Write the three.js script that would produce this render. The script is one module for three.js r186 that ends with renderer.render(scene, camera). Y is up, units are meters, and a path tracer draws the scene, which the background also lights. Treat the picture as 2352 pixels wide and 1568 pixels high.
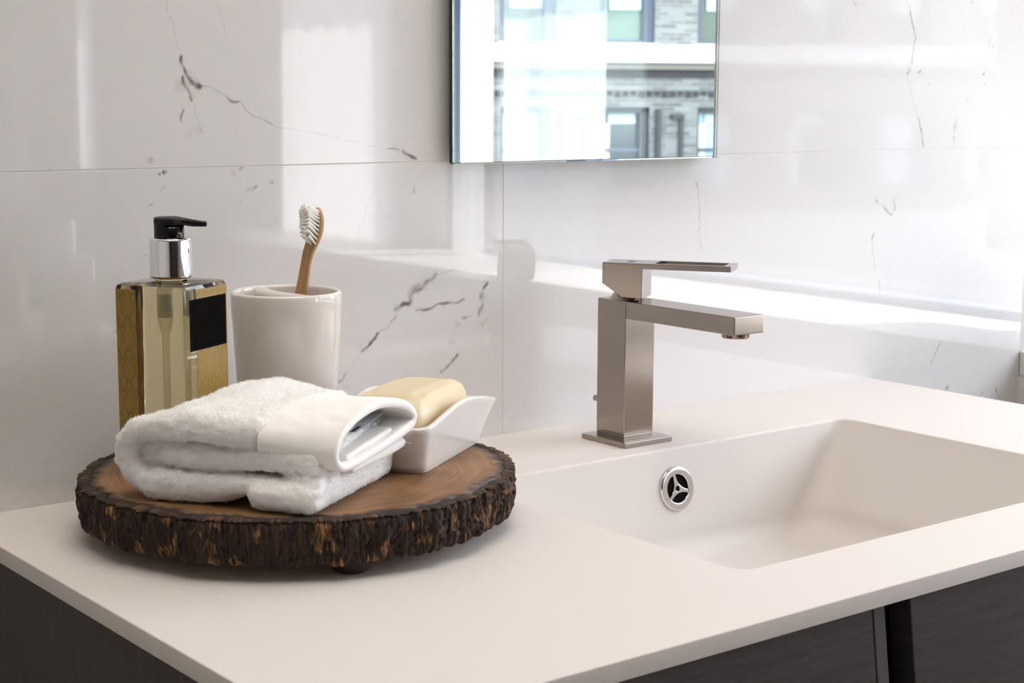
import * as THREE from 'three';
import { RoundedBoxGeometry } from 'three/addons/geometries/RoundedBoxGeometry.js';
import { mergeGeometries, mergeVertices, toCreasedNormals } from 'three/addons/utils/BufferGeometryUtils.js';
import { RectAreaLightUniformsLib } from 'three/addons/lights/RectAreaLightUniformsLib.js';
import { createNoise3D, createNoise2D } from 'simplex-noise';
import { Brush, Evaluator, SUBTRACTION } from 'three-bvh-csg';

// ------------------------------------------------------------------ camera, sky, sun, lamps, exposure
const Y0 = 0.86;                                    // height of the countertop above the floor
const scene = new THREE.Scene();
const camera = new THREE.PerspectiveCamera(23.6439, 2352 / 1568, 0.05, 200);
camera.position.set(-0.3797, Y0 + 0.295, 1.1255);
camera.up.set(0.0879, 0.9891, -0.1181);
camera.lookAt(-0.3797 + 0.6093, Y0 + 0.295 - 0.1472, 1.1255 - 0.7791);
camera.focus = 1.16; camera.userData.fStop = 20;

const renderer = new THREE.WebGLRenderer({ antialias: true });
renderer.toneMapping = THREE.LinearToneMapping;
renderer.toneMappingExposure = 1.95;
renderer.shadowMap.enabled = true;
renderer.shadowMap.type = THREE.PCFSoftShadowMap;
RectAreaLightUniformsLib.init();

{ // hazy bright sky: white near the horizon, pale blue overhead
  const w = 64, h = 64, d = new Float32Array(w * h * 4), lo = [5.1, 5.2, 5.35], hi = [3.3, 4.0, 5.2];
  for (let j = 0; j < h; j++) for (let i = 0; i < w; i++) {
    const el = Math.max(0, (j + 0.5) / h * 2 - 1), t = Math.pow(el, 0.6), o = (j * w + i) * 4;
    for (let c = 0; c < 3; c++) d[o + c] = lo[c] + (hi[c] - lo[c]) * t;
    d[o + 3] = 1;
  }
  const t = new THREE.DataTexture(d, w, h, THREE.RGBAFormat, THREE.FloatType);
  t.mapping = THREE.EquirectangularReflectionMapping; t.magFilter = THREE.LinearFilter; t.needsUpdate = true;
  scene.background = t;
}
{
  const sun = new THREE.DirectionalLight(new THREE.Color().setRGB(1, 0.97, 0.93), 15);
  const el = 50 * Math.PI / 180, hz = Math.cos(el);
  sun.target.position.set(1.4, Y0, 0.6);
  sun.position.set(1.4 + 30 * hz * 0.88, Y0 + 30 * Math.sin(el), 0.6 - 30 * hz * 0.475);
  sun.castShadow = true; sun.shadow.mapSize.set(2048, 2048);
  Object.assign(sun.shadow.camera, { left: -5, right: 5, top: 5, bottom: -5, near: 1, far: 60 });
  scene.add(sun, sun.target);
}
const CEIL = 2.62;
const LAMP = { w: 1.2, d: 1.0, x: 0.2, z: 0.6, L: 1.05, color: [1, 0.92, 0.84] };   // ceiling light panel

// ------------------------------------------------------------------ helpers
const N3 = createNoise3D(rng(11)), N2 = createNoise2D(rng(12));
function rng(s) { let a = s >>> 0; return () => { a = (a + 0x6d2b79f5) | 0; let t = Math.imul(a ^ (a >>> 15), 1 | a); t = (t + Math.imul(t ^ (t >>> 7), 61 | t)) ^ t; return ((t ^ (t >>> 14)) >>> 0) / 4294967296; }; }
const clamp = (x, a = 0, b = 1) => Math.min(b, Math.max(a, x)), lerp = (a, b, t) => a + (b - a) * t;
const smooth = (a, b, x) => { const t = clamp((x - a) / (b - a)); return t * t * (3 - 2 * t); };
const used = {};
function numbered(n) { used[n] = (used[n] ?? -1) + 1; return used[n] ? n + '_' + String(used[n]).padStart(3, '0') : n; }
function thing(name, label, category, pos = [0, 0, 0], turn = 0, group) {
  const o = new THREE.Group(); o.name = numbered(name); o.position.set(...pos); o.rotation.y = turn;
  o.userData = { label, category }; if (group) o.userData.group = group;
  scene.add(o); return o;
}
function structure(name, label) { const o = new THREE.Group(); o.name = name; o.userData = { kind: 'structure', label }; scene.add(o); return o; }
function part(parent, name, geo, mat, label, kind) {
  const m = new THREE.Mesh(geo, mat); m.name = numbered(name); m.castShadow = m.receiveShadow = true;
  if (label) m.userData.label = label; if (kind) m.userData.kind = kind;
  parent.add(m); return m;
}
const box = (x0, x1, y0, y1, z0, z1, r = 0, seg = 2) => {
  const w = x1 - x0, h = y1 - y0, d = z1 - z0;
  const g = r ? new RoundedBoxGeometry(w, h, d, seg, r) : new THREE.BoxGeometry(w, h, d);
  g.translate((x0 + x1) / 2, (y0 + y1) / 2, (z0 + z1) / 2); return g;
};
function boxUV(g, s = 1, dir = null) {       // uv in metres by dominant normal
  const p = g.attributes.position, n = g.attributes.normal, uv = new Float32Array(p.count * 2);
  for (let i = 0; i < p.count; i++) {
    const ax = Math.abs(n.getX(i)), ay = Math.abs(n.getY(i)), az = Math.abs(n.getZ(i)), x = p.getX(i), y = p.getY(i), z = p.getZ(i);
    let u, v; if (ax > ay && ax > az) { u = z; v = y; } else if (ay > az) { u = x; v = z; } else { u = x; v = y; }
    if (dir === 'swap') [u, v] = [v, u];
    uv[2 * i] = u * s; uv[2 * i + 1] = v * s;
  }
  g.setAttribute('uv', new THREE.BufferAttribute(uv, 2)); return g;
}
// grid surface: rows of equal length [x,y,z]; closed = wrap around each row; smooth normals
function grid(rows, closed = true, uvf) {
  const R = rows.length, Cn = rows[0].length, cols = closed ? Cn + 1 : Cn, pos = [], uv = [], idx = [];
  for (let r = 0; r < R; r++) for (let c = 0; c < cols; c++) { const q = rows[r][c % Cn]; pos.push(q[0], q[1], q[2]); const t = uvf ? uvf(r, c, q) : [c / (cols - 1), r / (R - 1)]; uv.push(t[0], t[1]); }
  for (let r = 0; r < R - 1; r++) for (let c = 0; c < cols - 1; c++) { const a = r * cols + c, b = a + 1, d = a + cols, e = d + 1; idx.push(a, b, d, b, e, d); }
  const g = new THREE.BufferGeometry();
  g.setAttribute('position', new THREE.Float32BufferAttribute(pos, 3)); g.setAttribute('uv', new THREE.Float32BufferAttribute(uv, 2)); g.setIndex(idx);
  g.computeVertexNormals();
  if (closed) { const n = g.attributes.normal; for (let r = 0; r < R; r++) { const a = r * cols, b = a + cols - 1, v = [n.getX(a) + n.getX(b), n.getY(a) + n.getY(b), n.getZ(a) + n.getZ(b)], l = Math.hypot(...v) || 1; for (const k of [a, b]) n.setXYZ(k, v[0] / l, v[1] / l, v[2] / l); } }
  return g;
}
function roundRect(x0, x1, z0, z1, r, n = 8) {  // counter-clockwise seen from above (+y), list of [x,z]
  const out = [], cs = [[x1 - r, z1 - r, 0], [x0 + r, z1 - r, 1], [x0 + r, z0 + r, 2], [x1 - r, z0 + r, 3]];
  for (const [cx, cz, q] of cs) for (let i = 0; i <= n; i++) { const a = (q + i / n) * Math.PI / 2; out.push([cx + r * Math.cos(a), cz + r * Math.sin(a)]); }
  return out;
}
function lathe(pts, seg = 64) { return new THREE.LatheGeometry(pts.map(([r, y]) => new THREE.Vector2(r, y)), seg); }
function canvas(w, h, draw, srgb = true) {
  const c = document.createElement('canvas'); c.width = w; c.height = h; const g = c.getContext('2d'); draw(g, w, h);
  const t = new THREE.CanvasTexture(c); if (srgb) t.colorSpace = THREE.SRGBColorSpace; t.wrapS = t.wrapT = THREE.RepeatWrapping; t.magFilter = THREE.LinearFilter; return t;
}
function pixelTex(w, h, f, srgb = true) {      // f(u,v) -> [r,g,b] 0..255, row 0 at v=0
  const d = new Uint8Array(w * h * 4);
  for (let j = 0; j < h; j++) for (let i = 0; i < w; i++) { const c = f((i + 0.5) / w, (j + 0.5) / h), o = (j * w + i) * 4; d[o] = clamp(c[0], 0, 255); d[o + 1] = clamp(c[1], 0, 255); d[o + 2] = clamp(c[2], 0, 255); d[o + 3] = 255; }
  const t = new THREE.DataTexture(d, w, h, THREE.RGBAFormat, THREE.UnsignedByteType); if (srgb) t.colorSpace = THREE.SRGBColorSpace;
  t.wrapS = t.wrapT = THREE.RepeatWrapping; t.magFilter = THREE.LinearFilter; t.needsUpdate = true; return t;
}
const rgb = (r, g, b) => new THREE.Color(`rgb(${r},${g},${b})`);
const std = (color, roughness = 0.6, more = {}) => new THREE.MeshStandardMaterial({ color, roughness, ...more });
const phys = (color, roughness = 0.6, more = {}) => new THREE.MeshPhysicalMaterial({ color, roughness, ...more });

// ------------------------------------------------------------------ room shell
const X0 = 1.2585, SILL = 0.21, X1 = X0 + SILL, XL = -2.0, ZB = 4.2;
const plaster = std(rgb(236, 233, 228), 0.85);
const grout = std(rgb(214, 208, 202), 0.9);
part(structure('floor', 'pale grey bathroom floor'), 'floor_slab', box(XL - 0.1, X1 + 0.1, -0.1, 0, -0.1, ZB + 0.1), std(rgb(168, 156, 145), 0.5));
part(structure('ceiling', 'white bathroom ceiling'), 'ceiling_slab', box(XL - 0.1, X1 + 0.1, CEIL, CEIL + 0.1, -0.1, ZB + 0.1), plaster);
part(structure('wall_left', 'white painted wall on the left'), 'plaster', box(XL - 0.1, XL, 0, CEIL, -0.1, ZB + 0.1), plaster);
part(structure('wall_front', 'white painted wall behind the camera'), 'plaster', box(XL, X1, 0, CEIL, ZB, ZB + 0.1), plaster);

// back wall: glossy marble-look tiles, each a piece of its own, over recessed grout
const wallBack = structure('wall_back', 'glossy white marble tiled wall behind the vanity');
part(wallBack, 'grout_bed', box(XL - 0.1, X1 + 0.1, 0, CEIL, -0.1, -0.0002), grout);
const VEINS = {
UL:[[0.1739,0.3660,0.1784,0.3520,0.1826,0.3378,0.1858,0.3251,0.71,0.25],[0.1858,0.3257,0.1867,0.3187,0.1901,0.3130,1.95,0.75],[0.1901,0.3130,0.1942,0.3053,0.2021,0.3037,2.93,0.55],[0.1996,0.3060,0.2032,0.3037,3.28,0.85],[0.1879,0.3107,0.1884,0.3026,0.1918,0.2978,0.1942,0.2923,1.95,0.60],[0.1865,0.2865,0.1853,0.2826,0.1859,0.2778,1.63,0.55],[0.1956,0.2904,0.1988,0.2767,0.2022,0.2669,0.82,0.22],[0.2032,0.3044,0.2159,0.2989,0.2305,0.2921,0.99,0.40],[0.2232,0.2943,0.2365,0.2904,1.66,0.50],[0.2365,0.2898,0.2435,0.2831,0.2549,0.2781,0.2702,0.2722,1.00,0.40],[0.2702,0.2722,0.2997,0.2672,0.3281,0.2621,0.3531,0.2565,0.3722,0.2537,0.75,0.20],[0.3700,0.2541,0.3830,0.2524,1.43,0.50],[0.3856,0.2531,0.3916,0.2487,0.3991,0.2446,2.16,0.80],[0.2158,0.3661,0.2209,0.3533,0.2236,0.3427,0.82,0.18],[0.1612,0.2497,4.53,0.12],[0.1906,0.3059,9.79,0.14],[0.1968,0.2702,8.55,0.06]],
LL:[[0.1672,0.2389,2.93,0.70],[0.1701,0.2394,2.28,0.50],[0.1683,0.2275,2.28,0.30],[0.1581,0.2158,1.95,0.40],[0.1530,0.1786,1.30,0.35],[0.1278,0.1233,2.59,0.40],[0.1234,0.1266,0.65,0.50],[0.2350,0.2412,3.03,0.35],[0.2293,0.2383,4.69,0.12],[0.2460,0.2261,3.05,0.35],[0.2403,0.2243,4.05,0.15],[0.2604,0.2291,2.73,0.22],[0.2336,0.2154,1.68,0.15],[0.4383,0.1504,0.4268,0.1485,0.4178,0.1461,1.12,0.25],[0.4191,0.1471,0.4065,0.1387,0.3997,0.1343,0.3930,0.1296,3.33,0.35],[0.3930,0.1311,0.3908,0.1261,0.3841,0.1226,0.3753,0.1221,2.93,0.75],[0.4006,0.1402,0.3953,0.1332,0.3908,0.1269,4.40,0.22],[0.3784,0.1197,0.3766,0.1132,0.3665,0.1049,0.3578,0.1001,0.95,0.50],[0.3591,0.1015,0.3513,0.0952,0.3478,0.0919,0.3426,0.0876,2.17,0.75],[0.3426,0.0876,0.3340,0.0768,0.3276,0.0695,0.72,0.20],[0.3276,0.0709,0.3233,0.0670,0.3178,0.0639,1.43,0.60],[0.3974,0.1167,0.4109,0.1194,0.4231,0.1215,1.84,0.55],[0.4213,0.1209,0.4359,0.1209,0.4489,0.1234,2.23,0.45],[0.3983,0.1167,0.4086,0.1136,0.74,0.20],[0.4720,0.1381,0.4691,0.1295,2.27,0.75],[0.4701,0.1294,0.4677,0.1205,4.17,0.60],[0.4668,0.1194,0.4640,0.1070,3.03,0.60],[0.4806,0.1425,0.4720,0.1381,0.76,0.25],[0.4438,0.1078,0.4545,0.1100,1.88,0.35],[0.4405,0.1024,3.75,0.12],[0.4405,0.0770,0.4312,0.0691,0.4229,0.0612,2.26,0.50],[0.4336,0.0879,4.49,0.10],[0.4697,0.1012,4.56,0.12],[0.3958,0.2179,2.18,0.25],[0.3981,0.2251,0.3949,0.2162,1.09,0.25],[0.3569,0.2227,0.3461,0.1982,0.3375,0.1844,1.07,0.06]],
UR:[[1.0287,0.3992,1.0329,0.3895,1.38,0.20],[1.0329,0.3895,1.0374,0.3747,1.0435,0.3589,1.61,0.50],[1.0435,0.3589,1.0407,0.3452,1.0393,0.3328,1.39,0.45],[1.0366,0.3291,1.0328,0.3200,2.78,0.50],[1.0535,0.3262,3.26,0.35],[1.0330,0.3177,1.0428,0.2994,1.0530,0.2763,1.16,0.14],[1.0530,0.2763,1.0598,0.2623,1.0646,0.2450,1.87,0.40],[1.1649,0.3238,1.94,0.75],[1.1697,0.3133,1.46,0.40],[1.1748,0.3612,1.1685,0.3501,1.1672,0.3358,1.21,0.20],[1.1793,0.3537,1.94,0.35],[1.1379,0.2960,1.92,0.35],[1.0622,0.3396,2.33,0.20],[1.0699,0.3120,1.88,0.30],[0.9400,0.3958,0.9504,0.3909,2.67,0.25],[1.1200,0.2760,1.1152,0.2452,4.79,0.10],[1.1380,0.4011,2.86,0.15]],
LR:[[0.7230,0.2179,0.7279,0.2074,2.08,0.25],[0.7268,0.2074,0.7291,0.1864,0.7291,0.1655,0.7342,0.1505,1.25,0.20],[0.9911,0.1888,2.31,0.40],[0.9880,0.1945,0.9935,0.1842,1.84,0.30],[1.0021,0.1838,1.0067,0.1790,1.0170,0.1740,2.32,0.35],[1.0203,0.1925,1.0184,0.1748,1.86,0.35],[1.0261,0.1909,1.87,0.20],[0.9880,0.1567,0.9850,0.1476,1.85,0.40],[0.9850,0.1476,0.9881,0.1298,0.9931,0.1155,1.15,0.25],[0.9994,0.1058,0.9990,0.0861,1.86,0.22],[1.1099,0.0291,1.1049,0.0232,1.0999,0.0163,1.0931,0.0032,1.46,0.35],[1.1246,-0.0258,3.93,0.50],[1.1897,-0.0389,3.01,0.35],[1.2158,-0.0330,1.2201,-0.0463,2.03,0.45],[0.4930,0.0220,1.16,0.20],[0.5077,0.0341,1.17,0.20]]
};
function tileTexture(x0, y0, list, seed) {       // marble print of one 1.2 x 0.6 m tile
  const W = 2048, H = 1024, S = W / 1.2;
  return canvas(W, H, (g) => {
    const r = rng(seed);
    g.fillStyle = 'rgb(230,227,225)'; g.fillRect(0, 0, W, H);
    for (let k = 0; k < 26; k++) {                // faint clouding of the stone
      const x = r() * W, y = r() * H, R = 60 + r() * 220, q = g.createRadialGradient(x, y, 0, x, y, R), dk = r() < 0.5;
      q.addColorStop(0, dk ? 'rgba(196,192,190,0.16)' : 'rgba(238,236,234,0.2)'); q.addColorStop(1, 'rgba(215,212,210,0)'); g.fillStyle = q; g.fillRect(0, 0, W, H);
    }
    const X = (x) => (x - x0) * S, Yp = (y) => H - (y - y0) * S;
    const spot = (x, y, R, a) => { const q = g.createRadialGradient(x, y, 0, x, y, R); q.addColorStop(0, `rgba(70,62,56,${a})`); q.addColorStop(0.45, `rgba(88,80,74,${a * 0.6})`); q.addColorStop(1, 'rgba(140,132,126,0)'); g.fillStyle = q; g.beginPath(); g.arc(x, y, R, 0, 7); g.fill(); };
    for (const v of list) {
      const n = v.length - 2, wd = v[n] / 1000 * S, al = v[n + 1], P = [];
      for (let i = 0; i < n; i += 2) P.push([X(v[i]), Yp(v[i + 1])]);
      if (P.length === 1) { for (let k = 0; k < 12; k++) { const q = (r() - 0.5) * 1.9, w = (r() - 0.5) * 0.7; spot(P[0][0] + (q * 0.9 + w * 0.5) * wd, P[0][1] + (w - q * 0.45) * wd, wd * (0.2 + r() * 0.5), al * 0.42); }; continue; }
      for (let i = 0; i < P.length - 1; i++) {
        const [ax, ay] = P[i], [bx, by] = P[i + 1], L = Math.hypot(bx - ax, by - ay), m = Math.max(2, Math.ceil(L / Math.max(0.8, wd * 0.22)));
        for (let k = 0; k < m; k++) {
          const t = k / m, f = (i + t) / (P.length - 1), body = P.length > 2 ? 1 : 0.35 + 0.65 * Math.sin(Math.PI * Math.min(1, f * 0.9 + 0.08)), nx = -(by - ay) / L, ny = (bx - ax) / L;
          const wob = N2((ax + t * (bx - ax)) * 0.035 + seed, (ay + t * (by - ay)) * 0.035) * (wd * 0.45 + 1.6), gap = 0.55 + 0.45 * N2((ax + t * (bx - ax)) * 0.05, seed * 3 + (ay + t * (by - ay)) * 0.05);
          spot(ax + t * (bx - ax) + nx * wob, ay + t * (by - ay) + ny * wob, Math.max(1.1, wd * 0.95 * (0.6 + 0.6 * r()) * body), Math.min(0.9, al * 0.55 * gap * body));
        }
        for (let k = 0; k < L / 9; k++) { const t = r(); spot(ax + t * (bx - ax) + (r() - 0.5) * wd * 3, ay + t * (by - ay) + (r() - 0.5) * wd * 3, wd * (0.9 + 1.3 * r()), al * 0.08); }
      }
    }
  });
}
const tileLook = (map) => phys(0xffffff, 0.03, { map, ior: 1.6 });
const randomVeins = (seed, x0, y0) => { const r = rng(seed), out = []; for (let k = 0; k < 5; k++) { let x = x0 + r() * 1.2, y = y0 + r() * 0.6; const v = []; for (let i = 0; i < 5; i++) { v.push(x, y); x += (r() - 0.3) * 0.12; y += (r() - 0.6) * 0.12; } v.push(1.2, 0.35); out.push(v); } return out; };
const JX = 0.4901, JY = 0.2427;
const looks = { '0,0': tileLook(tileTexture(JX - 1.2, JY - 0.6, VEINS.LL, 1)), '0,1': tileLook(tileTexture(JX - 1.2, JY, VEINS.UL, 2)), '1,0': tileLook(tileTexture(JX, JY - 0.6, VEINS.LR, 3)), '1,1': tileLook(tileTexture(JX, JY, VEINS.UR, 4)) };
const otherLook = tileLook(tileTexture(0, 0, randomVeins(5, 0, 0), 5));
for (let i = -2; i < 2; i++) for (let j = -2; j < 4; j++) {
  const tx = JX + (i - 1) * 1.2, ty = JY + (j - 1) * 0.6, x0 = Math.max(tx + 0.0003, XL), x1 = Math.min(tx + 1.2 - 0.0003, X0), y0 = Math.max(ty + 0.0003, -Y0), y1 = Math.min(ty + 0.6 - 0.0003, CEIL - Y0);
  if (x1 - x0 < 0.02 || y1 - y0 < 0.02) continue;
  const g = box(x0, x1, y0, y1, -0.01, 0, 0.00025, 1), p = g.attributes.position, uv = new Float32Array(p.count * 2);
  for (let k = 0; k < p.count; k++) { uv[2 * k] = (p.getX(k) - tx) / 1.2; uv[2 * k + 1] = (p.getY(k) - ty) / 0.6; }
  g.setAttribute('uv', new THREE.BufferAttribute(uv, 2)); g.translate(0, Y0, 0);
  part(wallBack, 'tile', g, looks[i + ',' + j] ?? otherLook);
}

// right wall with its deep window ledge; all openings stand at the outer side X1
const wallRight = structure('wall_right', 'white window wall at the right with a deep ledge');
const HEAD = Y0 + 0.92, LEDGE = Y0 + 0.004;
const wr = (z0, z1, y0, y1, x0 = X1, x1 = X1 + 0.1) => part(wallRight, 'wall_piece', box(x0, x1, y0, y1, z0, z1), plaster);
part(wallRight, 'ledge', box(X0, X1 + 0.1, LEDGE - 0.03, LEDGE, 0, ZB, 0.002), phys(rgb(240, 240, 238), 0.35));
wr(0, ZB, 0, LEDGE - 0.03, X0, X1 + 0.1); wr(0, ZB, HEAD, CEIL);
const OPEN = [[0.02, 1.458], [1.61, 2.06], [3.07, 3.172], [3.568, 3.635]];   // z ranges of the four openings
let zz = 0; for (const [a, b] of [...OPEN, [ZB, ZB]]) { if (a > zz) wr(zz, a, LEDGE, HEAD); zz = b; }
wr(3.07, 3.172, LEDGE, Y0 + 0.10);
part(structure('added_sunshade_1', 'unseen concrete slab added outside above the windows to limit the sun'), 'slab', box(X1 + 0.1, X1 + 0.38, Y0 + 0.97, Y0 + 1.1, -1.5, ZB + 1), std(rgb(190, 188, 184), 0.8));  // slab added out of view to keep direct sun off the counter

const pane = phys(0xffffff, 0, { transmission: 1, thickness: 0, ior: 1.5 });
const frameBlue = std(rgb(120, 132, 160), 0.45), frameWhite = std(rgb(238, 238, 238), 0.5);
const sheer = phys(rgb(250, 250, 250), 1, { transmission: 0.75, thickness: 0 });
const veil = phys(rgb(230, 239, 248), 1, { transmission: 0.25, thickness: 0, transparent: true, opacity: 0.36, side: THREE.DoubleSide });
OPEN.forEach(([a, b], i) => {
  const w = structure('window_' + (i + 1), ['wide window beside the vanity', 'window behind the sheer curtain', 'narrow window at the far end', 'slit window at the far end'][i]), f = 0.022, lo = i === 2 ? Y0 + 0.10 : LEDGE;
  part(w, 'pane', box(X1 + 0.03, X1 + 0.034, lo + f, HEAD - f, a + f * 0.5, b - f * 0.5), pane);
  part(w, 'frame_side', box(X1 + 0.01, X1 + 0.06, lo, HEAD, a, a + f * (i > 1 ? 0.4 : 1)), frameBlue); part(w, 'frame_side', box(X1 + 0.01, X1 + 0.06, lo, HEAD, b - f * (i > 1 ? 0.4 : 1), b), frameBlue);
  part(w, 'frame_rail', box(X1 + 0.01, X1 + 0.06, lo, lo + 0.012, a, b), frameBlue); part(w, 'frame_rail', box(X1 + 0.01, X1 + 0.06, HEAD - f, HEAD, a, b), frameBlue);
});
function curtain(z0, z1, x, waves, amp, n = 40) {
  const rows = []; for (let j = 0; j <= 6; j++) { const y = lerp(LEDGE + 0.003, HEAD - 0.03, j / 6), row = []; for (let i = 0; i <= n; i++) { const t = i / n; row.push([x + amp * Math.sin(t * waves * Math.PI * 2 + 0.3 * j), y, lerp(z0, z1, t)]); } rows.push(row); }
  return grid(rows, false);
}
{ const c = thing('sheer_curtain', 'broad bright white sheer curtain over the second window of the right wall', 'curtain'); part(c, 'cloth', curtain(1.615, 2.055, X1 - 0.012, 5, 0.006), sheer); part(c, 'rod', box(X1 - 0.02, X1 - 0.008, HEAD - 0.03, HEAD - 0.018, 1.6, 2.08, 0.003), frameWhite); }
{ const c = thing('sheer_curtain', 'narrow gathered white curtain at the edge of the window seen in the mirror', 'curtain'); part(c, 'cloth', curtain(1.3124, 1.4, X1 - 0.014, 3, 0.008, 60), sheer); part(c, 'rod', box(X1 - 0.02, X1 - 0.008, HEAD - 0.03, HEAD - 0.018, 1.29, 1.41, 0.003), frameWhite); }
{ const c = thing('roller_blind', 'narrow pale roller blind lowered almost to the ledge at the window corner', 'blind'); part(c, 'cloth', box(X1 - 0.022, X1 - 0.018, LEDGE + 0.105, HEAD - 0.02, 0.006, 0.19), std(rgb(206, 208, 212), 0.9)); part(c, 'bottom_rail', box(X1 - 0.026, X1 - 0.014, LEDGE + 0.095, LEDGE + 0.107, 0.006, 0.19, 0.003), frameWhite); }
{ const c = thing('sheer_curtain', 'slender white cloth added to brighten the narrow window at the far end of the wall', 'curtain'); part(c, 'cloth', curtain(3.076, 3.166, X1 - 0.004, 2, 0.003, 20), sheer); }  // cloth added so the narrow window gives brighter reflections
{ const c = thing('reflection_veil', 'added pale see-through voile panel half hiding the building in the mirror', 'sheet'); part(c, 'cloth', curtain(0.9925, 1.2733, X1 - 0.014, 2, 0.003), veil); part(c, 'rod', box(X1 - 0.02, X1 - 0.008, HEAD - 0.03, HEAD - 0.018, 0.97, 1.286, 0.003), frameWhite); }  // translucent panel added to imitate a pale reflection on the glass
const espresso = std(rgb(48, 40, 37), 0.5);
{ const c = thing('wardrobe', 'dark brown wardrobe along the wall behind the camera', 'wardrobe', [-0.5, 0, ZB - 0.3]); for (let k = 0; k < 4; k++) { const d = part(c, 'door', box(-1.4 + k * 0.7 + 0.003, -0.7 + k * 0.7 - 0.003, 0.08, 2.3, -0.32, -0.3, 0.003), espresso); part(d, 'handle', box(-0.76 + k * 0.7, -0.745 + k * 0.7, 1, 1.3, -0.345, -0.33, 0.004), std(rgb(176, 120, 90), 0.3, { metalness: 1 })); } part(c, 'carcass', box(-1.4, 1.4, 0, 2.32, -0.3, 0.28), espresso); }
{ const c = thing('ceiling_light', 'large white flush ceiling light panel above the vanity', 'ceiling light', [LAMP.x, CEIL, LAMP.z]);
  const em = std(0xffffff, 0.5, { emissive: new THREE.Color().setRGB(...LAMP.color), emissiveIntensity: 1.2 });
  part(c, 'frame', box(-LAMP.w / 2 - 0.03, LAMP.w / 2 + 0.03, -0.03, -0.001, -LAMP.d / 2 - 0.03, LAMP.d / 2 + 0.03, 0.004), frameWhite); part(c, 'diffuser', box(-LAMP.w / 2, LAMP.w / 2, -0.034, -0.0305, -LAMP.d / 2, LAMP.d / 2), em);
  const l = new THREE.RectAreaLight(new THREE.Color().setRGB(...LAMP.color), LAMP.L, LAMP.w, LAMP.d); l.position.set(LAMP.x, CEIL - 0.038, LAMP.z); l.rotation.x = -Math.PI / 2; scene.add(l); }

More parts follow.
